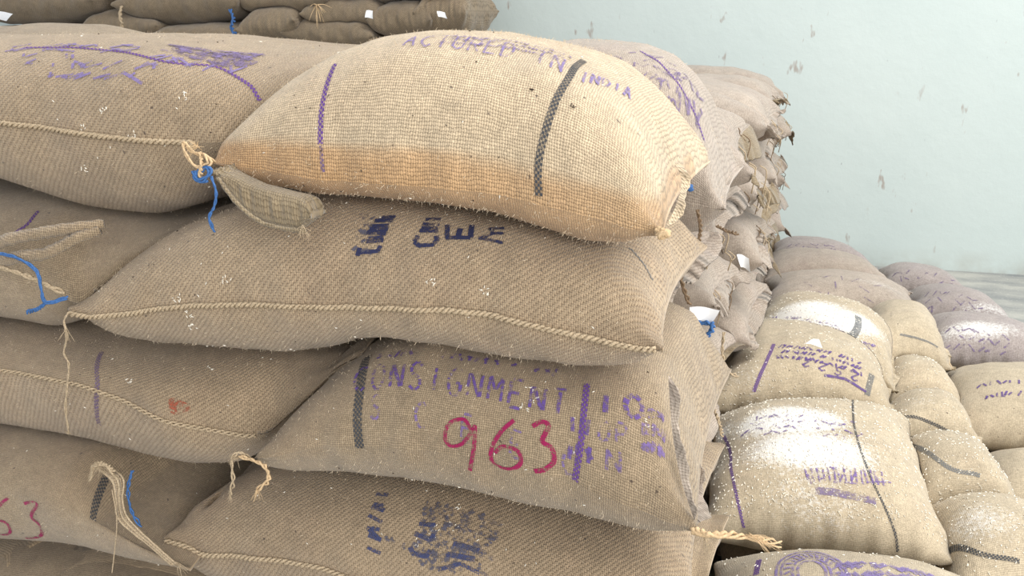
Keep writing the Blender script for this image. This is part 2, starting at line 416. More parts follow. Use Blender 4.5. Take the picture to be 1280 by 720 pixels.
    def ribbon(s, path, width, mat, name='woven_stripe', parent=None, off=.0012):
        """flat strip over the cloth; path is a list of (u, t)"""
        V_, F_, U_ = [], [], []; 
        P_ = [s.S(u, t, off) for u, t in path]; dist = 0
        for i, (u, t) in enumerate(path):
            a = Vector(path[min(i+1, len(path)-1)])-Vector(path[max(i-1, 0)])
            su, st = s.L, 2*s.W*1.12
            d = Vector((a.x*su, a.y*st)); d = d.normalized() if d.length > 1e-9 else Vector((1, 0)); nrm = Vector((-d.y, d.x))
            if i: dist += (P_[i]-P_[i-1]).length
            for k in range(3):
                w_ = (k/2-.5)*width; V_.append(s.S(u+nrm.x*w_/su, t+nrm.y*w_/st, off)); U_.append((k/2*width, dist))
        for i in range(len(path)-1):
            for k in range(2): a = i*3+k; F_.append((a, a+1, a+4, a+3))
        uv = [U_[v] for f in F_ for v in f]
        return V_, F_, uv
    def stripe(s, u, t0, t1, width, mat, label=None, slant=0, wig=.004):
        n = 90; path = [(u+slant*(i/n-.5)+wig*sin(i*.13+s.seed), t0+(t1-t0)*i/n) for i in range(n+1)]
        V_, F_, uv = s.ribbon(path, width, mat); o = mesh_obj('woven_stripe', V_, F_, mat, s.root, uvs=uv); tag(o, label); return o
    def pxstripe(s, px, width, mat, label=None):
        hs = [s.hit(*p) for p in px]; hs = [h for h in hs if h]
        if len(hs) < 2: print('STRIPE MISS', s.root.name, px); return
        path = [(p.x, p.y) for p in spline([(h[0], h[1], 0) for h in hs], 80)]
        V_, F_, uv = s.ribbon(path, width, mat); o = mesh_obj('woven_stripe', V_, F_, mat, s.root, uvs=uv); tag(o, label); return o
    def words(s, txt, quad, width, mat, name='printed_lettering', label=None, w_=.62, stencil=False, up=False):
        n = len(txt); k = 0
        for wd in txt.split(' '):
            if wd:
                it = [[((x*len(wd)+k)/n, y) for x, y in p] for p in text(wd, w_, stencil=stencil)]
                s.strokes(flip(it) if up else it, quad, width, mat, name, label)
            k += len(wd)+1
    def strokes(s, items, quad, width, mat, name='printed_lettering', label=None, off=.0016):
        """items: polylines in 0..1 x 0..1, laid into the cloth quad whose corners are seen at four pixels bl, br, tr, tl"""
        h = [s.hit(*q) for q in quad]
        if any(x is None for x in h): print('LETTERING MISS', s.root.name, quad, [x is None for x in h]); return
        (b0, b1, b2, b3) = [Vector((x[0], x[1])) for x in h]; V_, F_, U_ = [], [], []
        for pl in items:
            path = []
            for (x0, y0), (x1, y1) in zip(pl, pl[1:]):
                n = max(2, int(math.hypot((x1-x0)*(b1-b0).x*s.L*1.0+1e-9, (y1-y0)*.2)/.004)+1)
                for k in range(n): path.append((x0+(x1-x0)*k/n, y0+(y1-y0)*k/n))
            path.append(pl[-1])
            q = [tuple((b0*(1-x)+b1*x)*(1-y)+(b3*(1-x)+b2*x)*y) for x, y in path]
            a, f, u = s.ribbon(q, width*random.uniform(.85, 1.15), mat, off=off+random.uniform(0, .0004)); k = len(V_)
            V_ += a; F_ += [tuple(x+k for x in g) for g in f]; U_ += u
        o = mesh_obj(name, V_, F_, mat, s.root, uvs=U_); tag(o, label); return o
    def blot(s, px, py, r, mat, name='paint_spot', label=None):
        h = s.hit(px, py)
        if not h: return
        V_, F_ = [], []; nr, na = 5, 20
        for i in range(nr+1):
            for k in range(na):
                q = r*i/nr*(1+.18*sin(3*k*2*pi/na+px)); th = 2*pi*k/na
                V_.append(s.S(h[0]+q*cos(th)/s.L, h[1]+q*sin(th)/(2.24*s.W), .0014))
        for i in range(nr):
            for k in range(na): F_.append((i*na+k, i*na+(k+1) % na, (i+1)*na+(k+1) % na, (i+1)*na+k))
        tag(mesh_obj(name, V_, F_, mat, s.root), label)
    def fuzz(s, n, ln=.010, wd=.00028, mat=None, t0=0.05, t1=.95):
        V_, F_ = [], []; rs = random.Random(s.seed+3)
        for _ in range(n):
            u, t = rs.uniform(.01, .99), rs.uniform(t0, t1); p = s.S(u, t, 0); q = s.S(u, t, .01); nn = (q-p).normalized()
            d = (nn*rs.uniform(.25, 1)+Vector((rs.gauss(0, .8), rs.gauss(0, .8), rs.gauss(0, .8)))).normalized(); l = ln*rs.uniform(.4, 1.3)
            sd = d.cross(Vector((0, 1, .1))).normalized()*wd; mid = p+d*l*.5+nn*l*.12; k = len(V_)
            V_ += [p-sd, p+sd, mid+sd, mid-sd, p+d*l]; F_ += [(k, k+1, k+2, k+3), (k+3, k+2, k+4)]
        o = mesh_obj('loose_fibres', V_, F_, mat or M_FIBRE, s.root, smooth=False); tag(o, kind='stuff'); return o

TH = lambda nv: np.arange(nv)/nv
def traced(Y, D, tip_l, tip_r, top, bot, seam, mat, nu=230, nv=128, yt=.09, yb=.07, seed=0, T=None, n_end=10, kx=.05, ky=.03, back_dz=0, n_b=4.4, rec=0, **k):
    """a stuffed sack whose front edge runs from ear to ear; the outline points are read off the photo and carried to real distances"""
    Lp, Rp = at(*tip_l, Y), at(*tip_r, Y); xl, xr = Lp.x, Rp.x
    def cv(pts, y): return [(p.x, p.z) for p in (at(*q, Y+y) for q in pts)]
    a = np.linspace(-1, 1, nu+1); x = (xl+xr)/2+(xr-xl)/2*a
    zs = interp(x, [(xl, Lp.z)]+cv(seam, 0)+[(xr, Rp.z)])
    env = np.sqrt(np.maximum(0, 1-np.abs(a)**n_end))
    zt = interp(x, cv(top, yt)); zb = interp(x, cv(bot, yb))
    env2 = 1-np.exp(-(1-np.abs(a))*14)
    ht = np.maximum(.004, (zt-zs)*env); hb = np.maximum(.004, (zs-zb)*env)
    t = TH(nv); b = np.cos(2*pi*t); sg = np.where(t < .5, 1, -1); g = (1-np.abs(b)**n_b)**.5
    A, B = np.meshgrid(a, b, indexing='ij'); X = (xl+xr)/2+(xr-xl)/2*A*(1-kx*(1-B**2))
    Yc = Y+D/2; Yy = Yc+D/2*B*(1-ky*(1-np.abs(A)**6)*(1 if 1 else 0))
    q_ = np.clip((A-.45)/.55, 0, 1); Yy = Yy+rec*q_*q_*(3-2*q_)
    h = np.where(sg > 0, ht[:, None], -hb[:, None])*g[None, :]
    h = np.where(np.abs(h) < .002, .002*sg[None, :], h)
    Z = zs[:, None]+h+back_dz*((B+1)/2)
    P = np.stack([X, Yy, Z], -1)
    return Sack(P, xr-xl, D, mat, seed=seed, **k)
def quad_sack(px, z, T, mat, seed=0, nu=110, nv=76, crease=.004, lumps=.008, kx=.06, ky=.05, n=2.5, low=.8, world=None, sag=0):
    """px: front-left, front-right, back-right, back-left ears; z their height (one or four values)"""
    zz = z if isinstance(z, (tuple, list)) else (z,)*4
    c = [np.array(atZ(*p, q)) for p, q in zip(px, zz)] if world is None else [np.array(p, float) for p in world]
    a = np.linspace(-1, 1, nu+1); t = TH(nv); b = np.cos(2*pi*t); sg = np.where(t < .5, 1, -1)
    A, B = np.meshgrid(a, b, indexing='ij')
    A2 = A*(1-kx*(1-B**2)); B2 = B*(1-ky*(1-A**2)); fx = (A2+1)/2; fy = (B2+1)/2
    P = ((1-fx)*(1-fy))[..., None]*c[0]+(fx*(1-fy))[..., None]*c[1]+(fx*fy)[..., None]*c[2]+((1-fx)*fy)[..., None]*c[3]
    g = np.sqrt(np.maximum(0, (1-np.abs(A)**n*1.0)*(1-np.abs(B)**n)))
    h = np.where(sg > 0, T/2*(2-low), -T/2*low)*np.maximum(g, .015)
    P = P.copy(); P[..., 2] += h-sag*(A**2)
    L = (np.linalg.norm(c[1]-c[0])+np.linalg.norm(c[2]-c[3]))/2; W = (np.linalg.norm(c[3]-c[0])+np.linalg.norm(c[2]-c[1]))/2
    return Sack(P, L, W, mat, seed=seed, crease=crease, lumps=lumps)
def box_sack(cx, cy, cz, L, W, T, rz, mat, seed, tilt=0, roll=0, **k):
    m = Matrix.Translation((cx, cy, cz)) @ Matrix.Rotation(rz, 4, 'Z') @ Matrix.Rotation(tilt, 4, 'Y') @ Matrix.Rotation(roll, 4, 'X')
    w_ = [m @ Vector(p) for p in ((-L/2, -W/2, 0), (L/2, -W/2, 0), (L/2, W/2, 0), (-L/2, W/2, 0))]
    return quad_sack(None, 0, T, mat, seed, world=w_, low=1.0, **k)

# ------------------------------------------------------------ setting
def wall_mat():
    m, nt, b = nodes('limewashed_wall'); geo = N(nt, 'ShaderNodeNewGeometry'); P = geo.outputs['Position']
    c = MIX(nt, MR(nt, NOISE(nt, P, .7, 4, .6).outputs['Fac'], .3, .7), (.54, .615, .60), (.59, .66, .64))
    mp = N(nt, 'ShaderNodeMapping'); mp.inputs['Scale'].default_value = (1, 1, .35); nt.links.new(P, mp.inputs[0])
    s1 = NOISE(nt, mp.outputs[0], 13, 3, .55).outputs['Fac']; gate = NOISE(nt, P, 1.1, 2).outputs['Fac']
    k = M(nt, 'MULTIPLY', MR(nt, s1, .66, .72), MR(nt, gate, .45, .58))
    c = MIX(nt, M(nt, 'MULTIPLY', k, .75), c, (.34, .27, .23))
    s2 = NOISE(nt, mp.outputs[0], 30, 2, .5).outputs['Fac']
    c = MIX(nt, MR(nt, s2, .74, .78, 0, .6), c, (.30, .32, .33))
    s = N(nt, 'ShaderNodeSeparateXYZ'); nt.links.new(P, s.inputs[0])
    low = M(nt, 'MULTIPLY', MR(nt, s.outputs[2], 0, .16, 1, 0), MR(nt, NOISE(nt, P, 5, 3).outputs['Fac'], .3, .6))
    c = MIX(nt, M(nt, 'MULTIPLY', low, .5), c, (.36, .34, .28))
    nt.links.new(c, b.inputs['Base Color'])
    bp = N(nt, 'ShaderNodeBump'); bp.inputs['Distance'].default_value = .004; nt.links.new(NOISE(nt, P, 8, 5).outputs['Fac'], bp.inputs['Height']); nt.links.new(bp.outputs[0], b.inputs['Normal'])
    return m
def floor_mat():
    m, nt, b = nodes('dusty_concrete'); geo = N(nt, 'ShaderNodeNewGeometry'); P = geo.outputs['Position']
    mp = N(nt, 'ShaderNodeMapping'); mp.inputs['Scale'].default_value = (1, 2.2, 1); nt.links.new(P, mp.inputs[0])
    c = MIX(nt, MR(nt, NOISE(nt, mp.outputs[0], 2.2, 5, .6).outputs['Fac'], .35, .65), (.25, .26, .26), (.46, .45, .41))
    c = MIX(nt, MR(nt, NOISE(nt, P, 60, 3, .7).outputs['Fac'], .6, .75), c, (.7, .68, .62))
    nt.links.new(c, b.inputs['Base Color'])
    bp = N(nt, 'ShaderNodeBump'); bp.inputs['Distance'].default_value = .004; nt.links.new(NOISE(nt, P, 30, 5).outputs['Fac'], bp.inputs['Height']); nt.links.new(bp.outputs[0], b.inputs['Normal'])
    return m
def slab(name, x0, x1, y0, y1, z0, z1, mat):
    V_ = [(x, y, z) for x in (x0, x1) for y in (y0, y1) for z in (z0, z1)]
    o = mesh_obj(name, V_, [(0, 1, 3, 2), (4, 6, 7, 5), (0, 4, 5, 1), (2, 3, 7, 6), (0, 2, 6, 4), (1, 5, 7, 3)], mat, smooth=False)
    tag(o, kind='structure'); return o
WALLY = 6.67
tag(slab('wall_back', -15, 8, WALLY, WALLY+.25, 0, 5.5, wall_mat()), 'pale blue-green limewashed wall with brown scuffs')
tag(slab('floor', -15, 8, -3, WALLY+.25, -.2, 0, floor_mat()), 'dusty grey concrete floor')

# ------------------------------------------------------------ front face of the big stack
Yf = 1.20
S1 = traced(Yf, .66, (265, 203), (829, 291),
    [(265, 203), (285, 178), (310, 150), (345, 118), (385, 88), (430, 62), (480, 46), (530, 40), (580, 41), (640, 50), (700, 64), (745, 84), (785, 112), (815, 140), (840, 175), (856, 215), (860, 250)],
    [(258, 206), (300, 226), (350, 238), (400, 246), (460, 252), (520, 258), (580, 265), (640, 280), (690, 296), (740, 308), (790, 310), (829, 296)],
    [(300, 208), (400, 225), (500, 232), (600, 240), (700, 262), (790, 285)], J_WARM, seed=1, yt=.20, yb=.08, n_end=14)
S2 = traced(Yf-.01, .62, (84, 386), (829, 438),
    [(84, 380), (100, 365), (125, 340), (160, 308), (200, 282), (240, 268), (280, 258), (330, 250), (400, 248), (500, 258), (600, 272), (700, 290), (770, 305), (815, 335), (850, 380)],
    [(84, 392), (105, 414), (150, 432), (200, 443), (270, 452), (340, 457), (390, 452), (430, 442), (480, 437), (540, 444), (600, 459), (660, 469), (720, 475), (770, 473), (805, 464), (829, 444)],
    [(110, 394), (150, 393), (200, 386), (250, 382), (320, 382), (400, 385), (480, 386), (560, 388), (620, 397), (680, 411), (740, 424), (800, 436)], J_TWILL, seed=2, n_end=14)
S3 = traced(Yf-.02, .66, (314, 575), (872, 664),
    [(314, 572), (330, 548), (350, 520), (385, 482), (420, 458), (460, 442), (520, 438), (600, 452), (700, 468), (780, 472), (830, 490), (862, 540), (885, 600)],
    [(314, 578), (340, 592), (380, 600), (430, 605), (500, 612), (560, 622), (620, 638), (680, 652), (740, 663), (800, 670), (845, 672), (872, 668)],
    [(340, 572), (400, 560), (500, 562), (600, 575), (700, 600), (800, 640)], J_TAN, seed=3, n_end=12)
L1 = traced(Yf+.06, .66, (-420, 100), (450, 72),
    [(-420, 95), (-300, 60), (-150, 48), (0, 46), (60, 44), (150, 42), (220, 44), (280, 50), (340, 58), (400, 62), (440, 68), (470, 72)],
    [(-420, 120), (-250, 190), (-100, 222), (0, 243), (60, 262), (120, 276), (165, 282), (220, 270), (262, 240), (300, 192), (350, 132), (400, 90), (450, 76)],
    [(-250, 130), (-100, 143), (0, 153), (60, 161), (120, 169), (180, 176), (240, 180), (266, 180), (300, 160), (350, 112), (400, 80)], J_TWILL, seed=4, yt=.22, rec=.10, n_end=16)
L2 = traced(Yf+.06, .64, (-420, 300), (235, 284),
    [(-420, 280), (-200, 236), (0, 254), (60, 262), (120, 278), (170, 284), (215, 282), (250, 282)],
    [(-420, 320), (-200, 380), (0, 412), (60, 424), (90, 414), (112, 372), (150, 332), (200, 298), (235, 286)],
    [(-200, 330), (0, 350), (60, 368), (88, 384), (120, 350), (160, 316), (200, 292)], J_TAN, seed=5, rec=.10, n_end=16)
L3 = traced(Yf+.04, .62, (-330, 440), (418, 470),
    [(-330, 430), (-150, 400), (0, 416), (60, 424), (120, 432), (200, 443), (300, 456), (350, 460), (390, 464), (420, 468)],
    [(-330, 450), (-150, 520), (0, 548), (60, 560), (120, 571), (180, 586), (240, 598), (296, 600), (316, 585), (350, 540), (385, 498), (418, 476)],
    [(-150, 440), (0, 464), (50, 472), (100, 482), (150, 502), (200, 525), (250, 545), (290, 560), (312, 562), (350, 522), (385, 486)], J_TWILL, seed=6, rec=.10, n_end=16)
L4 = traced(Yf-.01, .64, (-420, 600), (238, 712),
    [(-420, 580), (-200, 528), (0, 552), (60, 562), (105, 573), (135, 595), (160, 630), (190, 660), (225, 695), (250, 712)],
    [(-420, 620), (-200, 672), (0, 691), (60, 695), (120, 702), (180, 716), (238, 714)],
    [(-200, 600), (0, 625), (60, 640), (120, 660), (180, 690)], J_TAN, seed=7)
C4 = traced(Yf+.03, .62, (205, 672), (866, 770),
    [(205, 660), (212, 635), (222, 612), (240, 600), (300, 603), (370, 604), (450, 610), (560, 624), (650, 648), (750, 668), (830, 675), (880, 705), (900, 750)],
    [(205, 690), (222, 710), (260, 745), (350, 765), (500, 788), (650, 810), (800, 812), (866, 778)],
    [(215, 682), (250, 694), (330, 699), (390, 710), (450, 728), (600, 750), (800, 775)], J_TWILL, seed=8)
L5 = traced(Yf+.05, .64, (-380, 740), (330, 800),
    [(-380, 735), (-200, 680), (0, 695), (60, 699), (120, 708), (190, 722), (260, 745), (330, 790)],
    [(-380, 760), (-200, 810), (0, 835), (120, 850), (250, 850), (330, 810)], [(-200, 750), (0, 765), (200, 785)], J_TAN, seed=9)
C5 = traced(Yf, .64, (260, 840), (872, 900),
    [(260, 835), (300, 800), (400, 780), (500, 788), (650, 806), (780, 815), (850, 840), (890, 890)],
    [(260, 850), (350, 900), (500, 935), (700, 950), (800, 940), (872, 905)], [(400, 850), (700, 880)], J_TAN, seed=10, nu=140, nv=90)
BACK1 = traced(1.95, .62, (560, 190), (908, 262),
    [(560, 160), (600, 90), (640, 62), (700, 52), (745, 52), (790, 58), (830, 72), (858, 95), (880, 125), (897, 165), (908, 215), (912, 245)],
    [(560, 230), (700, 270), (800, 300), (880, 300), (908, 268)], [(700, 220), (850, 255)], J_SIDE, seed=11, yt=.2)
front = [S1, S2, S3, L1, L2, L3, L4, C4, L5, C5, BACK1]

# rows under the frame and the receding right-hand face of the stack
low = []
def zrow(i): return .13+.252*i
for i in (1, 0):
    for k, x in enumerate((-.50, -1.25, -2.02)):
        low.append(box_sack(x+.04*i, Yf+.36, zrow(i)-.02*i, .80, .70, .29, 0, J_TAN, 20+i*3+k, nu=60, nv=48))
cols = []
SIDE_Y = [2.22, 2.88, 3.50, 4.15, 4.80, 5.45]
for c, y in enumerate(SIDE_Y):
    for i in range(6 if c else 5):
        rs = random.Random(c*10+i)
        s = box_sack((-.64, -.59, -.54, -.52, -.51, -.50)[c]+rs.uniform(-.03, .03), y+rs.uniform(-.05, .05), zrow(i)+rs.uniform(-.015, .015)-(.05 if i == 5 else 0), .86, .63+rs.uniform(-.04, .04), .275, rs.uniform(-.08, .08), J_SIDE, 40+c*10+i, tilt=rs.uniform(-.02, .10), roll=rs.uniform(-.16, .16), nu=90, nv=56, crease=.006, lumps=.012, kx=.10, ky=.02, n=3.4)
        cols.append((c, i, s))
# second column just behind the front sacks, levels matching them
leftcol = []
for i in range(6):
    s = box_sack(-2.25, 2.25, zrow(i)+.01, .85, .68, .31, .03, J_TAN, 110+i, nu=60, nv=44); leftcol.append(s)
L0 = box_sack(-2.30, 2.30, 1.655, .82, .62, .22, .05, J_TAN, 117, nu=80, nv=56)

# ------------------------------------------------------------ low pile on the right
PILE = {
 'front_emblem': ([(872, 960), (1270, 1010), (1215, 728), (893, 706)], .40, .30, J_PALE),
 'big_dusty': ([(878, 672), (1192, 704), (1134, 522), (884, 528)], .40, .31, J_PALE),
 'text_tag': ([(884, 512), (1118, 520), (1104, 452), (912, 412)], .42, .30, J_PALE),
 'dusty_second': ([(930, 425), (1118, 490), (1122, 418), (960, 388)], .42, .32, J_PALE),
 'tan_right': ([(1075, 462), (1190, 462), (1160, 400), (1085, 392)], .38, .26, J_PALE),
 'mid_low': ([(1098, 512), (1212, 520), (1172, 470), (1108, 464)], .33, .22, J_PALE),
 'stripe_green': ([(1105, 572), (1226, 560), (1198, 518), (1106, 512)], .35, .24, J_PALE),
 'smudged': ([(1140, 652), (1284, 655), (1226, 572), (1115, 566)], .35, .26, J_PALE),
 'lower_right': ([(1190, 770), (1370, 760), (1290, 655), (1150, 640)], .34, .26, J_PALE),
 'purple_right': ([(1182, 548), (1400, 575), (1370, 480), (1178, 470)], .30, .26, J_PALE),
 'edge_low': ([(1225, 650), (1420, 680), (1370, 590), (1215, 575)], .22, .22, J_PALE),
 'lav_ridge': ([(1160, 450), (1340, 470), (1300, 425), (1150, 402)], .28, .24, J_LAV),
 'lav_back': ([(1140, 402), (1285, 432), (1240, 385), (1130, 368)], .26, .24, J_LAV),
 'far_purple': ([(1105, 364), (1225, 382), (1185, 352), (1095, 341)], .20, .22, J_LAV),
 'long_near': ([(955, 395), (1158, 408), (1135, 365), (955, 350)], .36, .24, J_SIDE),
 'long_mid': ([(955, 352), (1125, 368), (1085, 335), (955, 322)], .36, .22, J_SIDE),
 'long_far': ([(965, 325), (1100, 340), (1060, 316), (965, 308)], .34, .20, J_LAV),
}
pile = {}
for k, (nm, (q, z, T, mt)) in enumerate(PILE.items()):
    s = quad_sack(q, z, T, mt, seed=130+k, nu=150 if k < 4 else 100, nv=96 if k < 4 else 66, crease=.005, lumps=.007)
    pile[nm] = s; c = s.P.mean((0, 1)); print('PILE', nm, np.round(c, 2), 'L %.2f W %.2f' % (s.L, s.W))
under = []
for nm, s in pile.items():
    c = s.P.mean((0, 1)); zb = c[2]-.13
    if zb > .1:
        e = s.P[-1].mean(0)-s.P[0].mean(0); rz = math.atan2(e[1], e[0])
        under.append(box_sack(c[0]+.05, c[1]+.03, min(.135, zb/2+.02), s.L*1.05, s.W*1.02, min(.30, zb+.08), rz, J_PALE, 160+len(under), nu=60, nv=44))

# ------------------------------------------------------------ stack against the far wall
FARY = 5.75
far = []
def far_px(x0, x1, y, Y=FARY): a = at(x0, y, Y); b = at(x1, y, Y); return (a.x+b.x)/2, a.z, (b.x-a.x)
FAR = [  # pixel span, seam row, pixel thickness
 (-60, 116, 6, 54, .0), (138, 293, 6, 50, .0), (288, 404, 0, 40, .0), (297, 366, 32, 46, -.35), (350, 462, 44, 42, .15), (374, 468, 20, 46, .1), (462, 536, 26, 46, .0), (520, 578, 16, 58, -.1),
 (100, 190, 34, 46, 0), (180, 300, 48, 38, 0), (-70, 104, 50, 34, 0),
 (400, 500, -18, 46, 0), (492, 570, -20, 40, 0), (60, 190, -36, 44, 0), (180, 300, -40, 40, 0), (290, 410, -40, 40, 0), (410, 500, -58, 36, 0), (485, 566, -56, 36, 0)]
for k, (x0, x1, y, th, roll) in enumerate(FAR):
    cx, cz, L = far_px(x0-4, x1+4, y); T = th*FARY/FPX*1.15
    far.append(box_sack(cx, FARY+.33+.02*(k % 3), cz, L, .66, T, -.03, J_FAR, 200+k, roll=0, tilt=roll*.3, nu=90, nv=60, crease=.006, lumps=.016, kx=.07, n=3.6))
zlo = min(s.P[..., 2].min() for s in far[8:11]); xa = at(-70, 30, FARY).x; xb = at(575, 30, FARY).x
farlow = []
nr = 6; nx = 5
for i in range(nr):
    for k in range(nx):
        wx = (xb-xa)/nx; hz = (zlo+.12)/nr
        farlow.append(box_sack(xa+wx*(k+.5), FARY+.34, hz*(i+.5), wx+.03, .68, hz+.05, 0, J_FAR, 230+i*nx+k, nu=36, nv=28, crease=.008))

# ------------------------------------------------------------ let every sack settle against those already lying there
def settle(order, fixed=None):
    done = [(s, s.bvh()) for s in (fixed or [])]
    for s in order:
        s.yield_to(done); s.P[..., 2] = np.maximum(s.P[..., 2], .002); done.append((s, s.bvh()))
    return [d[0] for d in done]
# neighbours whose overlap lies wholly inside the nearer sack: both press into one another there
L1.ignore = (S1,); L2.ignore = (S2,); L3.ignore = (S3, S2); C4.ignore = (L3,); L4.ignore = (L2,)
d1 = settle([S1, S2, S3, L1, L3, L4, L2, C4, L5, C5, BACK1]+low)
d2 = settle([s for c, i, s in sorted(cols, key=lambda q: (q[0], -q[1]))], [S1, S2, S3, C4, C5, BACK1])
settle([L0]+leftcol[::-1], [L1, L2, L3, S1])
pl = [pile[k] for k in ('big_dusty', 'front_emblem', 'text_tag', 'dusty_second', 'stripe_green', 'smudged', 'mid_low', 'lower_right', 'tan_right', 'purple_right', 'lav_ridge', 'edge_low', 'lav_back', 'long_near', 'long_mid', 'far_purple', 'long_far')]
settle(pl+under, [s for c, i, s in cols if i < 3]+[C4, C5, S3])
settle([far[k] for k in (1, 0, 3, 4, 5, 7, 6, 2)]+far[8:]+farlow[::-1])

# ------------------------------------------------------------ lettering
FONT = {'A': [[(0, 0), (.5, 1), (1, 0)], [(.2, .4), (.8, .4)]], 'B': [[(0, 0), (0, 1), (.8, .9), (.8, .6), (0, .5)], [(0, .5), (.95, .4), (.9, .05), (0, 0)]],
 'C': [[(1, .85), (.6, 1), (.15, .8), (0, .5), (.15, .2), (.6, 0), (1, .15)]], 'D': [[(0, 0), (0, 1), (.6, .95), (1, .6), (1, .4), (.6, .05), (0, 0)]],
 'E': [[(1, 1), (0, 1), (0, 0), (1, 0)], [(0, .5), (.8, .5)]], 'F': [[(1, 1), (0, 1), (0, 0)], [(0, .5), (.8, .5)]],
 'G': [[(1, .85), (.6, 1), (.15, .8), (0, .5), (.15, .15), (.6, 0), (1, .15), (1, .45), (.6, .45)]], 'H': [[(0, 0), (0, 1)], [(1, 0), (1, 1)], [(0, .5), (1, .5)]],
 'I': [[(.5, 0), (.5, 1)]], 'K': [[(0, 0), (0, 1)], [(1, 1), (0, .45), (1, 0)]], 'L': [[(0, 1), (0, 0), (1, 0)]], 'M': [[(0, 0), (0, 1), (.5, .4), (1, 1), (1, 0)]],
 'N': [[(0, 0), (0, 1), (1, 0), (1, 1)]], 'O': [[(.5, 0), (.1, .2), (0, .5), (.1, .8), (.5, 1), (.9, .8), (1, .5), (.9, .2), (.5, 0)]],
 'P': [[(0, 0), (0, 1), (.8, .95), (.95, .7), (.8, .5), (0, .45)]], 'R': [[(0, 0), (0, 1), (.8, .95), (.95, .7), (.8, .5), (0, .45)], [(.4, .45), (1, 0)]],
 'S': [[(1, .85), (.5, 1), (.05, .8), (.15, .58), (.85, .42), (.95, .18), (.5, 0), (0, .15)]], 'T': [[(0, 1), (1, 1)], [(.5, 1), (.5, 0)]],
 'U': [[(0, 1), (0, .2), (.5, 0), (1, .2), (1, 1)]], 'V': [[(0, 1), (.5, 0), (1, 1)]], 'W': [[(0, 1), (.25, 0), (.5, .7), (.75, 0), (1, 1)]], 'X': [[(0, 0), (1, 1)], [(0, 1), (1, 0)]],
 'Y': [[(0, 1), (.5, .5), (1, 1)], [(.5, .5), (.5, 0)]], '5': [[(1, 1), (.1, 1), (.05, .55), (.7, .6), (1, .3), (.6, 0), (0, .1)]], '2': [[(0, .8), (.5, 1), (1, .75), (0, 0), (1, 0)]],
 '0': [[(.5, 0), (0, .3), (0, .7), (.5, 1), (1, .7), (1, .3), (.5, 0)]],
 '9': [[(.72, .78), (.45, .98), (.08, .9), (0, .65), (.15, .48), (.45, .52), (.68, .72), (.78, .86), (.8, .5), (.68, 0)]],
 '6': [[(.7, 1), (.35, .75), (.1, .4), (.15, .12), (.5, 0), (.9, .12), (.85, .38), (.45, .48), (.2, .34)]],
 '3': [[(.0, .92), (.35, 1), (.6, .9), (.4, .62), (.72, .48), (.82, .22), (.5, .05), (.1, 0)]]}
def text(s, w_=.62, gap=None, stencil=False):
    out = []; n = len(s)
    for k, ch in enumerate(s):
        for pl_ in FONT.get(ch, []):
            q = [((k+.1+x*w_)/n, y) for x, y in pl_]
            if stencil:
                for a, b in zip(q, q[1:]):
                    out.append([(a[0]+(b[0]-a[0])*.12, a[1]+(b[1]-a[1])*.12), (a[0]+(b[0]-a[0])*.88, a[1]+(b[1]-a[1])*.88)])
            else: out.append(q)
    return out
def flip(items): return [[(1-x, 1-y) for x, y in p] for p in items]

def pxtube(sack, pts, r, mat, name='tie_string', n=40, taper=None, wob=.15, label=None, strands=1, spread=.002, parent=None):
    """pts: (x, y, Y)"""
    base = spline([at(*p) for p in pts], n); mb = MB()
    for k in range(strands):
        if strands == 1: q = base
        else:
            ph = k*2*pi/strands
            q = [p+Vector((cos(ph+i*.55), sin(ph*1.3+i*.2)*.6, sin(ph+i*.55)))*spread*(1+.5*i/n) for i, p in enumerate(base)]
        mb.tube(q, r, 5, taper, wob)
    o = mb.build(name, mat, parent or sack.root); tag(o, label); return o
def fray(sack, p, d, n, ln, mat, name='frayed_end', r=.0006, spreadv=.6):
    mb = MB(); p = at(*p)
    for _ in range(n):
        dd = (Vector(d)+Vector([random.gauss(0, spreadv) for _ in range(3)])).normalized(); l = ln*random.uniform(.5, 1.2)
        mb.tube(spline([p+Vector([random.gauss(0, .002) for _ in range(3)]), p+dd*l*.5+Vector((0, 0, random.uniform(-.1, .1)*l)), p+dd*l+Vector((0, 0, -.25*l))], 6), r, 4, .4)
    return mb.build(name, mat, sack.root)

# brown tone and ink attributes -------------------------------------------------
def smooth(x, a, b): t = np.clip((x-a)/(b-a), 0, 1); return t*t*(3-2*t)
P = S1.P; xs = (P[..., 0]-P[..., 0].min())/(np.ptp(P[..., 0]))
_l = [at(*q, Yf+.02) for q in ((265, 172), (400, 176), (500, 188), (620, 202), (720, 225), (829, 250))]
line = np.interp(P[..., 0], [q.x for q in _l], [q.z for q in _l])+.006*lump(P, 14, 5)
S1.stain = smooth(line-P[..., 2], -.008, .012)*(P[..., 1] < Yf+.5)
S1.stain *= (.82+.18*smooth(.75-xs, -.2, .4))*(.80+.20*smooth(line-P[..., 2], 0, .10))  # browner below an uneven line, more so further down

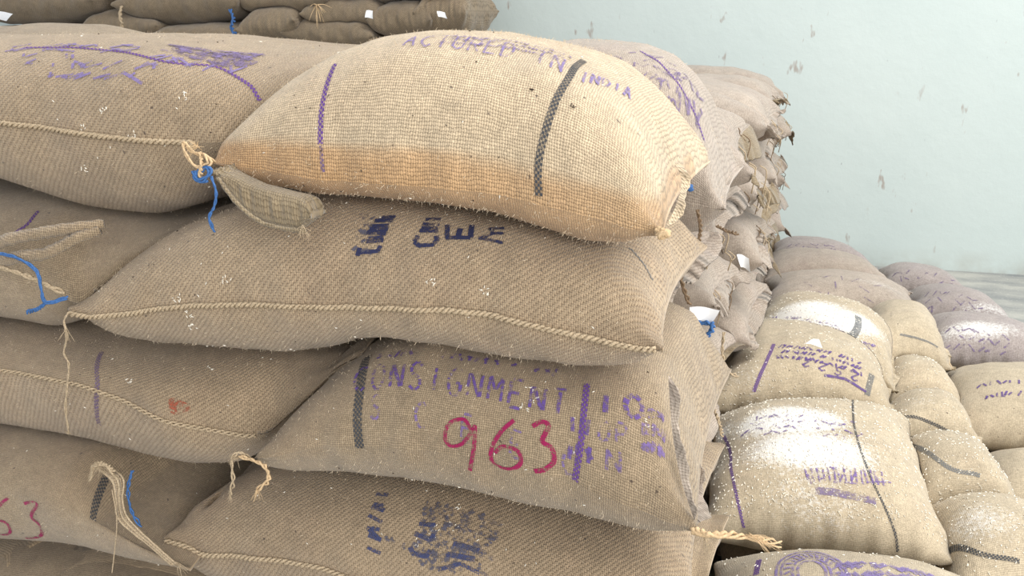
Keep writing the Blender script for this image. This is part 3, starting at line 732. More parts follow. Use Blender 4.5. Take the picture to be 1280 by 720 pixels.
SPEC = {
 'S1': (S1, 'topmost front sack, pale burlap with browner lower half, black and purple woven stripes'),
 'S2': (S2, 'second front sack from the top, long, with a corded seam and blue-black stamp'),
 'S3': (S3, 'burlap sack with pink handwritten number 963 and purple stencilled lettering'),
 'L1': (L1, 'large pale sack at top left with corded seam and purple print on its crown'),
 'L2': (L2, 'shadowed sack at left edge with rolled folds and blue string over it'),
 'L3': (L3, 'sack at left with wavy seam and red spot, below the one with blue string'),
 'L4': (L4, 'lower left sack with pink 63 and dark stripe near its gathered mouth'),
 'C4': (C4, 'bottom centre sack with grey-blue smudged stamp and red spot, below the 963 sack'),
 'L5': (L5, 'sack peeking in at the bottom left corner under the pink 63 sack'),
 'BACK1': (BACK1, 'lavender-tinged sack showing just behind the right shoulder of the topmost sack')}
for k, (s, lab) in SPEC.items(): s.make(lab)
C5.make('plain burlap sack under the bottom centre sack, below the photo edge')
for s in low: s.make('plain burlap sack at the foot of the tall stack, hidden below the photo edge', 'hidden foot sacks of the tall stack')

names_row = {5: 'topmost', 4: 'second from top', 3: 'third from top', 2: 'fourth from top', 1: 'second from floor', 0: 'lowest'}
names_col = ['first column behind the front sacks', 'second column behind the front sacks', 'third column behind the front sacks', 'fourth column behind the front sacks', 'fifth column behind the front sacks', 'column nearest the back wall']
for c, i, s in cols:
    s.hems.append(dict(side='right', depth=.055 if i > 1 else .03, wav=.016, seed=c*7+i, mat=(None, J_FLAP)[(c+i) % 3 == 0], drop=random.uniform(.2, 1.5), f=random.uniform(1.5, 3.0)))
    if i >= 2 and c < 5: s.make('%s sack end on the stack\'s right face, %s' % (names_row[i], names_col[c]), 'sack ends on the right face of the tall stack')
    elif i >= 2: s.make('%s sack end in the %s of the tall stack' % (names_row[i], names_col[c]), 'sack ends on the right face of the tall stack')
    else: s.make('low sack end on the right face of the tall stack, hidden behind the low pile', 'hidden low sacks of the tall stack')
for s in leftcol: s.make('burlap sack hidden behind the top left sacks', 'sacks hidden behind the front row')
L0.hems.append(dict(side='right', depth=.05, wav=.01)); L0.make('flat sack edge lying just behind the crown of the top left sack')

LAB = {'front_emblem': 'pale sack at the bottom right with round purple emblem', 'big_dusty': 'large pale sack heaped with white dust, purple and black stripes, in the low pile',
 'text_tag': 'sack with dense purple letters and purple dash, white tag behind it', 'dusty_second': 'white-dusted sack with grey stripe next to the tall stack, behind the lettered one',
 'tan_right': 'tan sack with dark crosswise line right of the white-dusted grey-striped sack', 'mid_low': 'small tan sack wedged below the tan sack with dark line', 'stripe_green': 'greyish-green sack with one thin black line, right of the big dusty sack',
 'smudged': 'pale sack with green-grey smudge right of the big dusty sack', 'lower_right': 'grain-strewn sack with black line in the lower right corner', 'purple_right': 'sack with faded purple stamp letters at the right edge',
 'edge_low': 'low sack cut by the right edge under the purple-stamped one', 'lav_ridge': 'lavender-white sack with bright ridge at right edge', 'lav_back': 'lavender sack behind the bright-ridged one, near open floor',
 'far_purple': 'farthest right purple-grey sack by the back wall floor line', 'long_near': 'long grey-tan sack stretching right from the tall stack, nearest of three', 'long_mid': 'long pale sack stretching right from the tall stack, middle of three',
 'long_far': 'brown-lavender sack nearest the wall beside the tall stack'}
def dust(nm, blobs):
    s = pile[nm]; a = np.zeros(s.P.shape[:2])
    for b in blobs: a = np.maximum(a, b[-1]*s.field(*b[:-1]))
    s.dust = np.clip(a, 0, 1)
dust('big_dusty', [(985, 525, .20, .13, .95), (900, 545, .10, .10, .6), (1010, 560, .26, .14, .75), (1020, 620, .3, .2, .45)])
dust('dusty_second', [(1000, 390, .28, .12, .75), (1050, 400, .25, .15, .75)])
dust('text_tag', [(940, 470, .2, .15, .42), (1060, 430, .2, .1, .4)])
dust('front_emblem', [(1120, 695, .25, .05, .7)])
dust('lav_ridge', [(1220, 410, .3, .12, .6)]); dust('lav_back', [(1240, 385, .3, .1, .5)])
dust('long_near', [(1100, 355, .3, .1, .45)]); dust('stripe_green', [(1150, 500, .15, .1, .4)]); dust('lower_right', [(1220, 650, .2, .15, .5)])
for nm, s in pile.items():
    s.hems.append(dict(side='right', depth=.035, wav=.012, seed=3)); s.make(LAB[nm])
for s in under: s.make('sack in the bottom layer of the low pile, under the visible ones', 'hidden bottom layer of the low pile')
FL = ['sack at the far left of the back stack with a drooping flap and white tag', 'wide sack with a hanging thread and blue string at its right end, back stack', 'sack in the back stack whose frayed ear points right, above the bulging pale end',
 'round bulging sack end with a dark crosswise line, back stack', 'sack with cylindrical end low in the back stack, behind the topmost front sack', 'sack with faint round stamp in the back stack, right of the frayed ear', 'dark sack in the back stack left of the white-tagged corner one', 'corner sack of the back stack by the wall with a small white tag']
for k, s in enumerate(far):
    if k < 8: s.make(FL[k])
    elif k == 8: s.make('dark sack below the one with the hanging thread, back stack')
    elif k == 9: s.make('low back-stack sack mostly hidden behind the crown of the top left sack')
    elif k == 10: s.make('back-stack sack at the left edge, below the drooping flap')
    else: s.make('back-stack sack cut off by the top edge of the photo', 'back-stack sacks in the row above the photo edge')
for s in farlow: s.make('lower sack of the back stack, hidden behind the tall front stack', 'hidden lower sacks of the back stack')

# stripes --------------------------------------------------------------------
S1.pxstripe([(436, 60), (420, 80), (408, 110), (402, 145), (401, 180)], .0085, S_PURPLE, 'purple dashed woven stripe')
S1.pxstripe([(402, 182), (404, 215), (412, 243)], .006, S_FAINT, 'faded lower run of the purple stripe')
S1.pxstripe([(730, 76), (712, 95), (694, 125), (680, 165), (673, 205), (673, 245), (680, 288)], .0115, S_BLACK, 'black woven stripe')
S3.pxstripe([(460, 446), (452, 480), (448, 520), (451, 560), (460, 603)], .017, S_BLACK, 'broad black woven stripe')
S3.pxstripe([(734, 480), (729, 520), (725, 560), (719, 600), (718, 650)], .0105, S_PURPLE, 'purple woven stripe')
L4.pxstripe([(133, 596), (122, 622), (116, 650), (124, 690)], .013, S_BLACK, 'dark woven stripe')
L2.pxstripe([(48, 264), (35, 280), (18, 292)], .008, S_PURPLE, 'purple woven stripe')
S2.pxstripe([(786, 310), (800, 325), (815, 350)], .006, S_GREY)
L3.pxstripe([(128, 440), (122, 480), (124, 530)], .010, S_FAINT)
L1.pxstripe([(30, 60), (120, 62), (200, 76), (270, 84), (310, 105), (326, 126)], .006, S_PURPLE, 'thin purple woven stripe')
BACK1.pxstripe([(800, 64), (835, 90), (862, 130), (880, 175)], .008, S_PURPLE, 'purple woven stripe')
pile['big_dusty'].pxstripe([(905, 545), (915, 590), (922, 625), (930, 660)], .008, S_PURPLE, 'purple woven stripe')
pile['big_dusty'].pxstripe([(1066, 500), (1070, 540), (1082, 580), (1104, 630), (1118, 665), (1122, 690)], .0075, S_BLACK, 'black woven stripe')
pile['front_emblem'].pxstripe([(951, 686), (949, 700), (945, 719)], .013, S_PURPLE, 'purple woven stripe')
pile['text_tag'].pxstripe([(968, 430), (960, 450), (950, 470), (942, 490)], .014, S_PURPLE, 'purple woven stripe')
pile['text_tag'].pxstripe([(1090, 468), (1086, 482), (1083, 494)], .02, S_GREY, 'grey woven stripe')
pile['dusty_second'].pxstripe([(1072, 395), (1070, 412), (1066, 430)], .03, S_GREY, 'broad grey woven stripe')
pile['stripe_green'].pxstripe([(1135, 528), (1165, 529), (1195, 545)], .009, S_BLACK, 'thin black woven line')
pile['tan_right'].pxstripe([(1125, 418), (1150, 424), (1172, 434)], .012, S_GREY)
pile['smudged'].pxstripe([(1135, 575), (1180, 580), (1225, 595)], .012, S_GREY)
pile['lower_right'].pxstripe([(1185, 692), (1230, 694), (1275, 702)], .011, S_BLACK, 'black woven line')

# lettering ------------------------------------------------------------------
def dabs(rows, n, keep=.75, slant=.3, seed=0, ln=.7):
    """rows of short broken marks: the remains of stencilled lines nobody can read any more"""
    rs = random.Random(seed); out = []
    for r_ in range(rows):
        for k in range(n):
            if rs.random() > keep: continue
            x = (k+.5+rs.uniform(-.2, .2))/n; y = (r_+.5)/rows; h = ln/rows*rs.uniform(.25, .55); q = rs.choice((-1, 0, 1, 1))*slant/n
            out.append([(x-q, y-h), (x+q, y+h)])
            if rs.random() < .4: out.append([(x-.3/n, y+rs.uniform(-h, h)), (x+.3/n, y+rs.uniform(-h, h))])
    return out
def marks(sack, items, *a, **k):
    o = sack.strokes(items, *a, **k)
    if o: o['kind'] = 'stuff'
    return o
S1.words('ACTURED IN', [(502, 58), (706, 93), (712, 78), (512, 47)], .0042, I_LAV, label='lavender printed word')
S1.words('INDIA', [(722, 104), (790, 127), (793, 114), (726, 91)], .0042, I_LAV, label='lavender printed word')
marks(S1, dabs(3, 34, .9), [(540, 56), (715, 84), (716, 72), (566, 45)], .0036, I_FAINT, 'faded_print', 'faded lavender print')
S3.words('CONSIGNMENT', [(440, 492), (712, 524), (718, 490), (446, 462)], .0056, I_BROKEN, label='broken purple stencilled letters', stencil=True)
S3.words('IO', [(742, 520), (812, 528), (812, 500), (744, 492)], .0085, I_BROKEN, stencil=True)
S3.words('S  C  E  E  C', [(462, 524), (720, 600), (724, 566), (466, 492)], .0048, I_FAINT2, stencil=True)
S3.words('OP', [(745, 552), (790, 560), (790, 532), (747, 526)], .005, I_FAINT2, stencil=True)
S3.words('N', [(755, 586), (782, 590), (782, 566), (756, 562)], .005, I_FAINT2)
marks(S3, dabs(2, 3, 1, .1, 3), [(706, 580), (740, 586), (742, 520), (710, 512)], .0065, I_BROKEN, 'faded_print')
marks(S3, dabs(1, 22, .8, .2, 4), [(470, 452), (700, 474), (702, 462), (474, 442)], .005, I_BROKEN, 'faded_print')
marks(S3, dabs(3, 5, .9, .2, 8), [(800, 570), (832, 580), (830, 515), (800, 505)], .006, I_FAINT2, 'faded_print')
for nm, q in (('9', [(556, 582), (604, 588), (606, 524), (560, 522)]), ('6', [(610, 584), (656, 586), (656, 526), (612, 524)]), ('3', [(664, 588), (700, 588), (700, 526), (666, 528)])):
    S3.strokes([[(v[0], v[1]) for v in spline([(a_, b_, 0) for a_, b_ in FONT[nm][0]], 40)]], q, .0076, I_PINK, 'handwritten_number', 'pink handwritten digit')
for nm, q in (('6', [(-8, 668), (18, 668), (18, 624), (-6, 620)]), ('3', [(30, 672), (62, 674), (62, 628), (32, 626)])):
    L4.strokes([[(v[0], v[1]) for v in spline([(a_, b_, 0) for a_, b_ in FONT[nm][0]], 36)]], q, .0075, I_PINKF, 'handwritten_number', 'pink handwritten digit')
# blue-black sideways stamp
bars = [[(.1, .06), (.95, .1)], [(.05, .0), (.1, .16)], [(.9, .1), (.95, .22)], [(.3, .30), (1, .34)], [(.35, .36), (.95, .40)], [(.2, .5), (1, .5)], [(.25, .58), (1, .6)], [(.3, .66), (.95, .7)], [(.3, .80), (1, .84)], [(.5, .92), (1, .95)]]
S2.strokes(bars, [(446, 320), (474, 320), (496, 270), (464, 268)], .0085, I_NAVY, label='blue-black sideways stamp')
S2.strokes([[(0, .12), (.25, 0), (.8, .02), (1, .16), (.95, .3)], [(0, .12), (.1, .3)], [(.1, .45), (1, .45)], [(.15, .55), (.95, .57)], [(.15, .68), (1, .68)], [(.2, .84), (1, .9)]], [(517, 308), (546, 308), (552, 272), (530, 270)], .0085, I_NAVY)
S2.strokes([[(0, .1), (1, .1)], [(.05, .1), (.0, .9)], [(.5, .15), (.55, .7)], [(1, .1), (1, 1)]], [(557, 300), (588, 300), (590, 282), (560, 280)], .0085, I_NAVY)
S2.strokes([[(0, .1), (1, 0)], [(.1, .1), (.55, .5), (1, .6)], [(.4, .95), (.55, .5)], [(.3, .8), (1, 1)]], [(598, 300), (628, 304), (630, 286), (602, 284)], .0075, I_NAVY)
marks(S2, dabs(5, 4, .8, .5, 6), [(440, 316), (464, 322), (470, 270), (450, 266)], .006, SMUDGE, 'stamp_smudge')
C4.strokes([[(.0, .05), (.9, .0)], [(.1, .25), (1, .22)], [(.0, .36), (.9, .38)], [(.0, .36), (.9, .22)], [(0, .56), (1, .5)], [(.1, .72), (1, .7)], [(.2, .76), (.9, .78)], [(.2, .95), (1, .98)]], [(460, 688), (478, 692), (486, 618), (468, 614)], .008, I_NAVYF, label='blue-black sideways stamp')
C4.strokes([[(0, .2), (.2, .02), (.8, 0), (1, .2)], [(.1, .6), (.9, .5), (.95, .7)], [(.2, .9), (.9, .96)]], [(512, 692), (538, 696), (548, 656), (520, 650)], .009, I_NAVYF)
C4.strokes([[(0, 0), (.5, .3), (1, 0)], [(.1, .6), (.8, .5)], [(.2, 1), (.9, .8)]], [(548, 712), (600, 716), (612, 684), (556, 678)], .009, I_NAVYF)
rs_ = random.Random(12)
marks(C4, [[(x, y), (x+.10*rs_.uniform(-1, 1), y+.09*rs_.uniform(-1, 1))] for x, y in [(rs_.random(), rs_.random()) for _ in range(200)]], [(520, 708), (606, 716), (624, 652), (532, 626)], .007, SMUDGE, 'stamp_smudge', label='grey-blue smudged stamp patch')
marks(C4, dabs(1, 7, .8, .5, 9), [(480, 676), (512, 690), (514, 682), (484, 668)], .006, SMUDGE, 'stamp_smudge')
for px, py, s in ((222, 508, L3), (247, 628, C4)): s.blot(px, py, .020, I_RED, label='faded red spot')
for q, sd in (([(10, 66), (170, 66), (170, 56), (10, 56)], 1), ([(20, 82), (120, 84), (120, 68), (20, 66)], 2), ([(190, 76), (330, 96), (340, 66), (200, 58)], 3), ([(60, 100), (220, 112), (220, 80), (60, 76)], 4)):
    marks(L1, dabs(2, 12, .42, .9, sd), q, .0055, I_LAV, 'faded_print', label='faded lavender print')
marks(L1, [[(x, y), (x+.14, y-.06)] for x, y in [(rs_.random()*.86, rs_.random()) for _ in range(90)]], [(200, 66), (325, 84), (340, 68), (210, 56)], .007, I_FAINT, 'faded_print')
marks(L1, dabs(1, 6, .9, .6, 9), [(150, 262), (200, 266), (196, 250), (160, 250)], .006, I_FAINT, 'faded_print')
marks(BACK1, dabs(5, 16, .6, .6, 21), [(760, 110), (850, 150), (870, 110), (756, 66)], .0045, I_FAINT, 'faded_print')
marks(BACK1, dabs(2, 10, .7, .5, 22), [(815, 130), (876, 175), (880, 120), (822, 84)], .006, I_FAINT, 'faded_print')
bd = pile['big_dusty']
rs_ = random.Random(5)
marks(bd, [[(k/15+.03, .1), (k/15-.02+rs_.uniform(-.02, .02), .9)] for k in range(15)]+[[(k/15+.02, rs_.random()), (k/15+.07, rs_.random())] for k in range(0, 14, 2)], [(1008, 606), (1108, 610), (1110, 590), (1008, 584)], .0055, I_FAINT2, 'faded_print')
bd.strokes([[(0, .5), (1, .4)]], [(1042, 606), (1072, 607), (1072, 601), (1042, 600)], .005, I_FAINT2, 'ink_smear')
bd.strokes([[(0, .5), (1, .4)]], [(1084, 606), (1114, 606), (1114, 600), (1084, 600)], .005, I_FAINT2, 'ink_smear')
bd.strokes([[(0, .8), (.3, .7), (.7, .4), (1, .2)]], [(1020, 628), (1095, 630), (1095, 614), (1020, 610)], .02, I_FAINT, 'ink_smear')
marks(bd, dabs(4, 16, .5, .5, 23), [(925, 556), (1095, 566), (1080, 528), (932, 524)], .0065, I_FAINT2, 'faded_print')
tt = pile['text_tag']
marks(tt, dabs(3, 22, .85, .5, 31), [(970, 450), (1078, 472), (1076, 452), (974, 430)], .0075, I_PURPLE, 'stencilled_print', label='dense purple stencilled marks')
tt.words('2 S 2 2', [(1002, 458), (1072, 478), (1074, 468), (1006, 449)], .0065, I_PURPLE, w_=.8, up=True)
tt.strokes([[(0, .9), (.5, .7), (1, 0)]], [(1030, 480), (1082, 490), (1082, 476), (1030, 468)], .013, I_PURPLE, 'ink_smear', 'purple dash')
ds = pile['dusty_second']
marks(ds, dabs(5, 24, .75, .6, 32), [(956, 420), (1060, 440), (1062, 412), (962, 396)], .0065, I_FAINT2, 'stencilled_print', label='faint brown-purple stencilled marks')
marks(ds, dabs(2, 6, .8, .6, 33), [(1078, 448), (1096, 452), (1098, 430), (1080, 426)], .0065, I_FAINT2, 'stencilled_print')
pr = pile['purple_right']
marks(pr, dabs(1, 9, .9, .4, 41), [(1222, 488), (1278, 482), (1278, 474), (1222, 480)], .0075, I_PURPLE, 'stencilled_print', label='faded purple stencilled marks')
marks(pr, dabs(1, 8, .9, .4, 42), [(1232, 502), (1278, 496), (1278, 488), (1232, 493)], .0075, I_PURPLE, 'stencilled_print')
for nm, q, sd in (('long_near', [(975, 378), (1110, 385), (1100, 355), (975, 350)], 51), ('long_far', [(985, 318), (1060, 322), (1050, 308), (985, 306)], 52), ('far_purple', [(1120, 362), (1200, 372), (1190, 348), (1115, 342)], 53), ('lav_back', [(1150, 395), (1230, 400), (1225, 375), (1150, 368)], 54), ('lav_ridge', [(1180, 440), (1270, 450), (1265, 420), (1180, 410)], 55)):
    marks(pile[nm], dabs(3, 14, .45, .6, sd), q, .007, I_FAINT, 'faded_print')
# round emblem: rings and spokes
fe = pile['front_emblem']
rings = [[(.5+r*cos(a*pi/18), .5+r*sin(a*pi/18)) for a in range(37)] for r in (.5, .43, .27, .2)]+[[(.5+.3*cos(a), .5+.3*sin(a)), (.5+.4*cos(a+.12), .5+.4*sin(a+.12))] for a in [k*2*pi/26 for k in range(26)]]
marks(fe, rings, [(966, 760), (1070, 772), (1052, 694), (972, 692)], .007, I_LAV, 'printed_emblem', 'round lavender emblem')
marks(fe, dabs(2, 14, .9, .8, 61), [(1050, 730), (1180, 740), (1160, 716), (1046, 702)], .016, I_LAV, 'faded_print')

# seams ------------------------------------------------------------------------
S2.braid([S2.S(i/200, .5, .004) for i in range(2, 199)], .0029, .019, .0030)
L1.braid([L1.S(.30+i/200*.49, .5, .003) for i in range(201)], .0030, .021, .003)
L3.braid([L3.S(.30+i/200*.56, .5, .003) for i in range(201)], .0024, .026, .0030)
C4.braid([C4.S(i/200*.6, .5, .003) for i in range(1, 201)], .0030, .022, .003)
for nm in ('lav_ridge', 'purple_right', 'tan_right', 'stripe_green'):
    s = pile[nm]; s.braid(s.edge('right', 60), .004, .03, .003)

# ruffled selvedge standing up along the right end of the 963 sack
def ruffle(sack, pts, width, mat, name='ruffled_selvedge', wav=.006, seed=0, lean=(1, -.2, 0)):
    c = spline([at(*p) for p in pts], 70); m = 5; V_, F_ = [], []; rs = random.Random(seed); p1 = rs.uniform(0, 6)
    ln = Vector(lean).normalized()
    for k in (0, 1):
        for i, p in enumerate(c):
            for q in range(m+1):
                v = q/m; w_ = width*(.85+.2*sin(i*.2+p1)+.06*sin(i*.7))*min(1, min(i, 70-i)/6)
                V_.append(p+ln*w_*v+Vector((0, -1, .3))*(wav*v*sin(i*.23+p1)+.003*(1 if k else 0)))
    o = len(c)*(m+1)
    for i in range(len(c)-1):
        for q in range(m):
            a = i*(m+1)+q; F_.append((a, a+m+1, a+m+2, a+1)); F_.append((o+a, o+a+1, o+a+m+2, o+a+m+1))
        a = i*(m+1)+m; F_.append((a, a+m+1, o+a+m+1, o+a))
    return mesh_obj(name, V_, F_, mat, sack.root)
ruffle(S3, [(836, 470, 1.24), (838, 510, 1.22), (842, 550, 1.21), (852, 600, 1.20), (868, 650, 1.19)], .016, J_SIDE, seed=2)
ruffle(S3, [(846, 545, 1.40), (862, 575, 1.38), (868, 610, 1.36), (872, 655, 1.22)], .022, J_SIDE, seed=4)
ruffle(S1, [(842, 200, 1.34), (852, 225, 1.30), (846, 255, 1.24), (832, 285, 1.2)], .014, J_WARM, seed=5)

# cloth tongues, ties and threads --------------------------------------------------
def flap(sack, Y, D, tl, tr, top, bot, seam, mat, name, seed, label=None):
    s = traced(Y, D, tl, tr, top, bot, seam, mat, nu=90, nv=48, yt=.01, yb=.01, seed=seed, crease=.0035, lumps=.003, n_end=10); ALL.remove(s)
    F, caps = s.faces(); fs = [tuple(int(k) for k in f) for f in F]+caps; uv = np.concatenate([s.uvs(), np.zeros((sum(len(c_) for c_ in caps), 2))])
    o = mesh_obj(name, s.P.reshape(-1, 3), fs, mat, sack.root, uvs=uv); tag(o, label); return o
flap(S1, 1.155, .05, (266, 214), (388, 272), [(266, 210), (285, 216), (320, 232), (360, 242), (386, 246), (392, 262)], [(266, 218), (285, 246), (310, 270), (345, 284), (375, 290), (388, 280)], [(300, 240), (350, 262)], J_FLAP, 'folded_tongue', 301, 'folded grey-tan cloth tongue hanging below the tied corner')
pxtube(S1, [(272, 222, 1.145), (300, 258, 1.14), (335, 281, 1.14), (382, 289, 1.14)], .0035, J_FLAP, 'stitched_edge', wob=.3)
fray(S1, (378, 284, 1.14), (.2, -.2, -1), 16, .016, M_STITCH)
pxtube(S1, [(268, 203, 1.17), (258, 196, 1.15), (240, 190, 1.14), (230, 178, 1.14), (232, 192, 1.135), (246, 208, 1.13), (262, 204, 1.13), (254, 192, 1.13)], .0019, M_FRAY, 'jute_tie', strands=2, spread=.0018, label='golden jute tie')
pxtube(S1, [(250, 190, 1.13), (252, 205, 1.125), (250, 222, 1.13)], .0018, M_FRAY, 'jute_tie', strands=2, spread=.0015)
fray(S1, (246, 184, 1.13), (-.5, -.3, .4), 16, .022, M_FRAY)
pxtube(S1, [(242, 214, 1.13), (250, 226, 1.125), (262, 215, 1.125), (256, 210, 1.13), (244, 222, 1.13), (258, 226, 1.13)], .0022, M_BLUE, 'blue_twine', label='blue plastic twine', strands=2, spread=.002)
pxtube(S1, [(264, 220, 1.13), (270, 240, 1.13), (268, 258, 1.135), (262, 272, 1.135), (268, 290, 1.14)], .0016, M_BLUE, 'blue_twine', label='blue plastic twine', strands=2, spread=.001)
pxtube(S1, [(822, 286, 1.19), (834, 292, 1.18), (824, 295, 1.18)], .0035, M_FRAY, 'knotted_ear', strands=2)
fray(S1, (828, 290, 1.185), (.3, -.5, -.4), 14, .014, M_FRAY)
# rolled folds of the shadowed sack at the left
pxtube(L2, [(-30, 318, 1.20), (10, 300, 1.18), (60, 290, 1.185), (100, 284, 1.20), (130, 280, 1.22)], .013, J_TAN, 'rolled_fold', n=60, taper=.75, wob=.10, label='rolled cloth fold')
pxtube(L2, [(-30, 336, 1.19), (20, 322, 1.17), (60, 316, 1.175), (95, 298, 1.19), (125, 288, 1.21)], .013, J_TAN, 'rolled_fold', n=60, taper=.75, wob=.10, label='rolled cloth fold')
pxtube(L2, [(-20, 330, 1.17), (20, 340, 1.165), (50, 352, 1.17), (80, 366, 1.19)], .0032, M_STITCH, 'seam_stitching', strands=2, spread=.002)
pxtube(L2, [(-5, 316, 1.155), (20, 322, 1.15), (45, 338, 1.15), (52, 362, 1.15), (58, 378, 1.15), (84, 372, 1.165)], .0018, M_BLUE, 'blue_twine', label='blue plastic twine', strands=3, spread=.0016)
pxtube(L2, [(58, 378, 1.15), (48, 386, 1.15), (34, 390, 1.155)], .0017, M_BLUE, 'blue_twine', label='blue plastic twine', strands=3, spread=.002)
# threads
pxtube(S2, [(86, 390, 1.17), (80, 402, 1.165), (84, 420, 1.165), (80, 440, 1.17), (86, 455, 1.175), (84, 480, 1.175), (82, 510, 1.18), (86, 540, 1.185)], .0014, M_STITCH, 'hanging_thread', strands=2, spread=.001, n=60)
fray(S2, (82, 412, 1.165), (0, -.2, -1), 12, .02, M_STITCH); fray(S2, (85, 540, 1.185), (0, -.2, -1), 8, .008, M_STITCH)
pxtube(S3, [(312, 572, 1.175), (300, 566, 1.165), (290, 574, 1.16), (292, 600, 1.16), (288, 618, 1.165)], .0017, M_STITCH, 'jute_tie', strands=2)
pxtube(S3, [(300, 570, 1.165), (318, 576, 1.16), (332, 584, 1.155), (336, 600, 1.155), (322, 612, 1.155)], .0022, M_FRAY, 'jute_tie', strands=2, spread=.002, label='frayed golden jute tie')
fray(S3, (322, 612, 1.155), (-.3, -.2, -1), 14, .018, M_FRAY); fray(S3, (296, 572, 1.165), (-.4, -.3, 0), 14, .018, M_STITCH); fray(S3, (288, 618, 1.165), (0, -.2, -1), 8, .012, M_STITCH)
pxtube(S3, [(866, 662, 1.18), (885, 668, 1.17), (910, 668, 1.18), (940, 672, 1.20), (975, 680, 1.23)], .0040, M_FRAY, 'twisted_ear', strands=3, spread=.003, taper=.35, label='twisted golden sack ear')
fray(S3, (935, 670, 1.19), (1, .1, -.25), 26, .045, M_FRAY, spreadv=.25); fray(S3, (880, 668, 1.18), (.3, -.1, -1), 16, .03, M_STITCH)
# gathered mouth of the 63 sack
for k in range(5):
    dx = k*6
    pxtube(L4, [(118+dx, 582+k, 1.165), (140+dx*.6, 600, 1.15), (146+dx*.3, 626, 1.15), (150+dx*.5, 650, 1.155), (190+dx*.3, 684, 1.165), (215+dx*.3, 706, 1.17)], .0032-.0003*k, (M_STITCH, J_TAN)[k % 2], 'gathered_mouth', wob=.25)
pxtube(L4, [(112, 600, 1.16), (118, 582, 1.15), (132, 580, 1.15), (142, 590, 1.15)], .0022, M_STITCH, 'jute_tie', strands=3, spread=.0025)
fray(L4, (126, 582, 1.15), (-.5, -.3, -.5), 20, .02, M_STITCH); fray(L4, (222, 704, 1.165), (.6, -.3, -.6), 14, .025, M_STITCH)
pxtube(L4, [(140, 612, 1.145), (146, 650, 1.145), (143, 690, 1.15), (140, 716, 1.15)], .0011, M_STITCH, 'hanging_thread')
pxtube(L4, [(166, 588, 1.17), (160, 610, 1.16), (164, 636, 1.16), (176, 658, 1.165)], .0017, M_BLUE, 'blue_twine', label='blue plastic twine', strands=2)

# tags --------------------------------------------------------------------------------
def paper(sack, corners, name='paper_tag'):
    c = [at(*p) for p in corners]; n = 8; V_, F_ = [], []
    for k in (0, 1):
        for i in range(n+1):
            for j in range(n+1):
                u, v = i/n, j/n; p = (c[0]*(1-u)+c[1]*u)*(1-v)+(c[3]*(1-u)+c[2]*u)*v
                V_.append(p+Vector((0, .006*sin(u*3.1)-.004*sin(v*3)+(.0006 if k else 0), .002*sin(u*5))))
    o = (n+1)**2
    for i in range(n):
        for j in range(n):
            a = i*(n+1)+j; F_.append((a, a+n+1, a+n+2, a+1)); F_.append((o+a, o+a+1, o+a+n+2, o+a+n+1))
    return tag(mesh_obj(name, V_, F_, M_PAPER, sack.root), 'small white paper tag')
def colsack(c, i): return [s for a, b, s in cols if a == c and b == i][0]
paper(colsack(0, 4), [(862, 401, 1.86), (890, 403, 1.86), (900, 387, 1.87), (862, 384, 1.9)])
pxtube(colsack(0, 4), [(866, 403, 1.86), (890, 405, 1.85), (886, 418, 1.85), (866, 430, 1.85)], .0035, M_BLUE, 'blue_twine', strands=2, spread=.003, label='blue plastic twine')
paper(colsack(1, 4), [(926, 334, 2.5), (938, 340, 2.5), (936, 322, 2.5), (921, 318, 2.5)])
pxtube(colsack(0, 4), [(846, 236, 1.7), (856, 232, 1.7), (864, 235, 1.7)], .0045, M_BLUE, 'blue_twine', strands=2, label='blue plastic twine')
paper(pile['text_tag'], [(1004, 430, 2.38), (1028, 434, 2.38), (1024, 423, 2.42), (1010, 427, 2.42)])
paper(far[0], [(-6, 24, 5.6), (8, 26, 5.6), (16, 17, 5.62), (-2, 14, 5.62)])
paper(far[7], [(548, 21, 5.6), (559, 23, 5.6), (556, 15, 5.62), (546, 14, 5.62)])
paper(far[5], [(456, 22, 5.6), (466, 23, 5.6), (466, 13, 5.62), (458, 13, 5.62)])
pxtube(far[1], [(288, 12, 5.65), (292, 24, 5.6), (290, 34, 5.6), (296, 46, 5.6)], .007, M_BLUE, 'blue_twine', strands=2, spread=.008, label='blue plastic twine')
pxtube(far[1], [(152, 8, 5.65), (150, 20, 5.6), (153, 32, 5.6), (150, 42, 5.6)], .008, M_STITCH, 'hanging_thread', strands=2, spread=.006)
fray(far[2], (396, 6, 5.6), (.3, -.2, -.5), 16, .12, M_FRAY, r=.004)
# hanging twine on the right face
for (c, i, pts, r) in ((0, 4, [(872, 262, 1.80), (876, 285, 1.8), (873, 306, 1.8)], .0022), (0, 4, [(850, 325, 1.72), (852, 350, 1.72), (862, 380, 1.74)], .0026), (0, 3, [(905, 415, 1.95), (903, 440, 1.95), (908, 462, 1.95), (922, 470, 1.95)], .002),
                       (0, 4, [(896, 282, 2.0), (908, 288, 2.0), (922, 292, 2.0)], .0022), (0, 2, [(893, 512, 1.8), (900, 530, 1.78), (903, 545, 1.78)], .002)):
    pxtube(colsack(c, i), pts, r, M_DARKT if r > .0021 else M_STITCH, 'hanging_thread', strands=2, spread=.002)
for k in range(7):
    x = 852+k*4; pxtube(colsack(0, 3), [(x, 432, 1.7), (x+4*sin(k), 450, 1.68), (x-4+3*cos(k*2), 470, 1.68), (x+3, 478+6*sin(k*3), 1.68)], .0018, (M_DARKT, M_STITCH)[k % 2], 'frayed_mouth', strands=2, spread=.002)
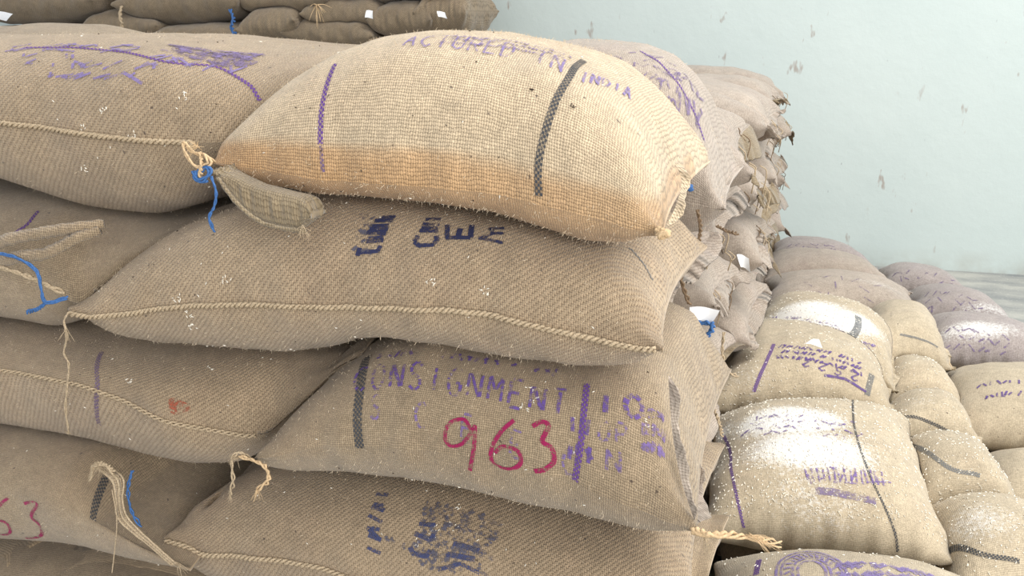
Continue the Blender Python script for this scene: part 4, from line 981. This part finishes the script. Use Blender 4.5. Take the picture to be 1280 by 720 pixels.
for k in range(26):
    c = k % 5; i = 3+(k//5) % 3
    s = colsack(min(c+1, 5), min(i, 5)); p = Vector(s.P[-1, int(random.uniform(.1, .45)*s.nv)]); mb = MB()
    for _ in range(5):
        q = p+Vector([random.gauss(0, .02) for _ in range(3)]); mb.tube(spline([q, q+Vector((.02, random.gauss(0, .015), -.02)), q+Vector((.012, random.gauss(0, .03), -random.uniform(.03, .09)))], 8), .0018, 4)
    mb.build('frayed_threads', M_DARKT if k % 2 else M_STITCH, s.root)

# fibres and grains ---------------------------------------------------------------
for s, n in ((S1, 6500), (S2, 6500), (S3, 5500), (L1, 5000), (L3, 3500), (C4, 3000), (L4, 2500), (L2, 2000), (BACK1, 2500)): s.fuzz(int(n*.7), ln=.006)
def grains(name, label, sacks, mat=M_GRAIN, ln=.0034, wd=.0011):
    V_, F_ = [], []
    for s, n, u0, u1, t0, t1 in sacks:
        for _ in range(n):
            u, t = random.uniform(u0, u1), random.uniform(t0, t1)
            if s.dust is not None and random.random() > .25+s.dust[int(u*s.nu), int(t*s.nv) % s.nv]: continue
            p = s.S(u, t, .0012); q = s.S(u, t, .01); nn = (q-p).normalized()
            d = nn.cross(Vector([random.gauss(0, 1) for _ in range(3)])).normalized(); e = nn.cross(d); k = len(V_); l = ln*random.uniform(.7, 1.3)
            V_ += [p-d*l, p+e*wd, p+d*l, p-e*wd, p+nn*wd*1.4, p-nn*wd]
            F_ += [(k, k+1, k+4), (k+1, k+2, k+4), (k+2, k+3, k+4), (k+3, k, k+4), (k+1, k, k+5), (k+2, k+1, k+5), (k+3, k+2, k+5), (k, k+3, k+5)]
    o = mesh_obj(name, V_, F_, mat, smooth=False); tag(o, label, 'grains', kind='stuff'); return o
def cluster(s, pts, n=9, r=.008):
    out = []
    for x, y in pts:
        h = s.hit(x, y)
        if h: out.append((s, n, h[0]-r/s.L, h[0]+r/s.L, h[1]-r/(2.24*s.W), h[1]+r/(2.24*s.W)))
    return out
grains('spilled_grains', 'white grains strewn thickly over the low pile of sacks on the right', [(pile['big_dusty'], 3000, .02, .98, .04, .44), (pile['dusty_second'], 1100, .05, .95, .05, .5), (pile['text_tag'], 900, .02, .98, .1, .5), (pile['front_emblem'], 500, .02, .98, .02, .3), (pile['stripe_green'], 250, .05, .95, .05, .5), (pile['smudged'], 350, .05, .95, .05, .5), (pile['lower_right'], 600, .05, .95, .05, .5), (pile['mid_low'], 120, .05, .95, .05, .5)], ln=.0042, wd=.0015)
g = [(S1, 14, .1, .9, .25, .7), (S2, 50, .05, .95, .25, .7), (S3, 24, .1, .9, .25, .7), (L1, 30, .4, .8, .25, .7), (L3, 24, .4, .9, .25, .7), (C4, 20, .1, .9, .25, .5), (L4, 8, .6, .95, .3, .6)]
g += cluster(S2, [(695, 458), (690, 452), (538, 352), (606, 362), (238, 392), (242, 408), (222, 374), (284, 350)], 8)+cluster(C4, [(572, 634), (540, 668), (566, 660), (520, 676), (545, 662)], 5, .01)+cluster(S3, [(662, 488), (668, 500), (655, 508), (810, 530)], 5)+cluster(L1, [(130, 140), (104, 162), (104, 210), (230, 120), (165, 170)], 8)+cluster(L3, [(160, 476), (262, 462)], 6)
grains('stray_grains', 'a few white grains caught on the front sacks of the tall stack', g, ln=.003, wd=.0009)
grains('dark_chaff', 'dark husk specks on the front sacks of the tall stack', [(S1, 16, .1, .9, .25, .6), (S2, 14, .1, .9, .25, .6), (L1, 14, .4, .85, .2, .5), (S3, 8, .1, .9, .25, .6)]+cluster(S1, [(716, 132), (664, 113)], 5, .003), mat=M_CHAFF, ln=.0024, wd=.001)
print('TRIS', sum(len(o.data.polygons) for o in bpy.data.objects if o.type == 'MESH')*2)
